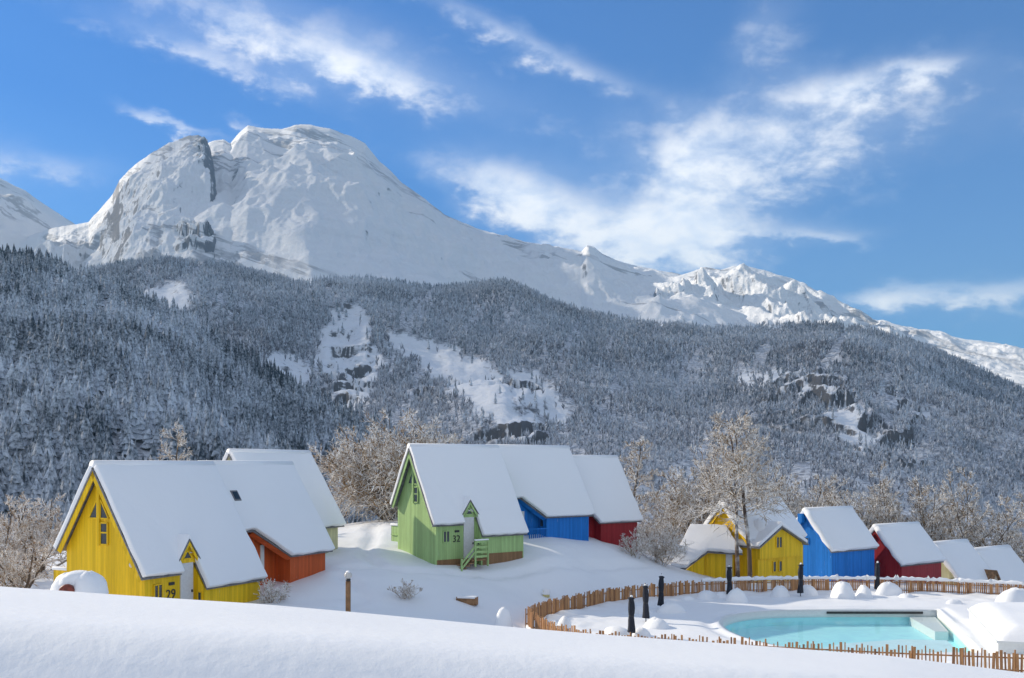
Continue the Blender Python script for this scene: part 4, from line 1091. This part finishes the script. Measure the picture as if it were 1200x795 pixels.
def tree(name, label, px, d, top, seed, spread, group=None, base_z=None, bark='bark', key=None, cat='tree', hh=None, **kw):
    x = (px-600)/F*d; g = gz(x, d) if base_z is None else base_z
    H = (HOR-top)/F*d-g if hh is None else hh
    r = empty(name, (x, d, g), seed*1.7, label=label, cat=cat, group=group)
    if name == 'shrub': 
        s = grow(seed, H, spread, **kw); seg_mesh('twigs', s[0]+s[1], 3, M['twig'], r)
    else:
        s = grow(seed, H, spread, **kw); seg_mesh('trunk', s[0], 8, M[bark], r); seg_mesh('crown', s[1], 3, M['twig'], r)
    return r
tree('bare_tree', 'wide bushy leafless tree behind the green chalet, frosted brown twigs', 455, 82, 484, 3, 5.6, stems=20, fan=True, n1=13, n2=9, n3=6, up=.15, low=.12, r0=.17, twig=.034)
tree('bare_tree', 'leafless tree top showing above the yellow chalet roof on the left', 205, 78, 505, 4, 3.6, n1=20, n2=9, n3=6, twig=.026)
tree('bare_tree', 'snow-laden bushy tree at the far left edge', -5, 60, 572, 5, 3.0, stems=7, fan=True, n1=10, n2=8, n3=6, low=.1, twig=.024)
tree('bare_tree', 'snow-laden bushy tree touching the left corner of the yellow chalet', 48, 64, 580, 6, 2.8, stems=7, fan=True, n1=10, n2=8, n3=6, low=.1, twig=.024)
tree('bare_tree', 'low snow-covered tree between the left edge and yellow balcony', 22, 54, 625, 16, 2.2, stems=6, fan=True, n1=9, n2=8, n3=6, low=.1, twig=.02)
tree('bare_tree', 'slender frosted tree rising just right of the middle red chalet', 736, 88, 512, 7, 3.4, n1=28, n2=10, n3=8, twig=.032, up=.1, low=.1)
tree('bare_tree', 'smaller frosted tree leaning right of the slender one', 775, 84, 585, 8, 3.0, stems=4, fan=True, n1=12, n2=8, n3=6, low=.1)
tree('shrub', 'twiggy shrub in the snow at the right corner of the red chalet', 745, 75, 615, 9, 1.5, cat='shrub', hh=2.3, stems=7, fan=True, n1=8, n2=6, n3=4, low=.1, r0=.05, twig=.017)
tree('shrub', 'larger twiggy shrub just left of the yellow annexe', 775, 77, 615, 10, 2.0, cat='shrub', hh=3.4, stems=8, fan=True, n1=9, n2=7, n3=5, low=.1, r0=.06, twig=.018)
tree('birch_tree', 'tall birch with brown trunk, left of the pair before the yellow house', 865, 78.5, 500, 11, 5.6, group='two birches', bark='birch', n1=26, n2=11, n3=8, low=.40, r0=.19, twig=.03, up=.12)
tree('birch_tree', 'tall birch with pale snowy trunk, right of the pair before the yellow house', 879, 78.0, 492, 12, 6.0, group='two birches', bark='birch', n1=26, n2=11, n3=8, low=.38, r0=.20, twig=.03, up=.12)
RW = [(815, 112, 528, 'frosted tree behind the annexe roof, leftmost of the far row'), (902, 118, 535, 'frosted tree behind the yellow house roof'), (945, 122, 548, 'frosted tree behind the blue chalet ridge'), (990, 124, 550, 'frosted tree between the blue and red chalet roofs'),
      (1028, 126, 540, 'frosted tree behind the red chalet gable'), (1068, 124, 535, 'broad frosted tree behind the red chalet, among the tallest'), (1108, 128, 538, 'frosted tree over the low white roofs'), (1140, 126, 555, 'frosted tree at the right end of the far row'), (1175, 130, 590, 'short frosted tree beyond the rightmost roof')]
for k, (px, d, top, lb) in enumerate(RW):
    tree('bare_tree', lb, px, d, top, 30+k, 5.0, group='row of frosted trees behind the pool chalets', stems=9, fan=True, n1=16, n2=10, n3=7, low=.08, r0=.2, twig=.045)
tree('shrub', 'snow-clotted bush at the right corner of the yellow chalet', 322, 50.5, 672, 50, .8, cat='shrub', hh=1.5, stems=9, fan=True, n1=7, n2=5, n3=3, low=.15, r0=.035, twig=.016)
tree('shrub', 'small half-buried bush alone on the slope below the green chalet', 476, 54.5, 675, 51, .8, cat='shrub', hh=1.15, stems=8, fan=True, n1=6, n2=5, n3=3, low=.15, r0=.03, twig=.015)
print('faces', sum(len(o.data.polygons) for o in bpy.data.objects if o.type == 'MESH'))

def build_haze():
    m = bpy.data.materials.new('haze'); m.use_nodes = True; t = NT(m.node_tree); t.n.clear()
    out = t.node('ShaderNodeOutputMaterial'); v = t.node('ShaderNodeVolumePrincipled')
    v.inputs['Color'].default_value = (.44, .74, 1.0, 1); v.inputs['Density'].default_value = 7.5e-5; v.inputs['Anisotropy'].default_value = .0
    t.l.new(v.outputs[0], out.inputs['Volume'])
    o = MB().box(-11000, 11000, -900, 10500, -2600, 2010).build('haze', m); tag(o, 'thin blue winter haze filling the valley', 'haze', kind='stuff')
build_haze()

def build_shade_cloud():
    """unseen sun blocker added high to the left: it keeps the far slopes in shade while the village lies in the sun"""
    n = 90; u = np.linspace(-1, 1, n); U, Vv = np.meshgrid(u, u)
    X = -5250+1250*U-350*Vv+perlin(U*3, Vv*3)*160; Y = 4700+1500*Vv+200*U+perlin(U*3+5, Vv*3)*160
    e = np.clip((1-np.maximum(np.abs(U), np.abs(Vv)))/.25, 0, 1)**.5
    top = 3330+e*(260+fbm(U*3, Vv*3, 5, .55)*220); bot = 3330-e*(40+fbm(U*4+8, Vv*4, 4)*40)
    i = np.arange(n*n).reshape(n, n); f = np.stack([i[:-1, :-1], i[:-1, 1:], i[1:, 1:], i[1:, :-1]], -1).reshape(-1, 4)
    V = np.concatenate([np.stack([X, Y, top], -1).reshape(-1, 3), np.stack([X, Y, bot], -1).reshape(-1, 3)])
    m, t, b = new_mat('shade_cloud_white'); b.inputs['Base Color'].default_value = (.9, .9, .9, 1); b.inputs['Roughness'].default_value = 1
    mx = t.node('ShaderNodeMixShader'); tr = t.node('ShaderNodeBsdfTransparent'); mx.inputs[0].default_value = .66
    t.l.new(b.outputs[0], mx.inputs[1]); t.l.new(tr.outputs[0], mx.inputs[2]); t.l.new(mx.outputs[0], t.n['Material Output'].inputs[0])
    tag(from_np('added_shade_cloud', V, np.concatenate([f, f[:, ::-1]+n*n]), m, True), kind='structure')  # added out of view only to dim the sun on the slopes
build_shade_cloud()
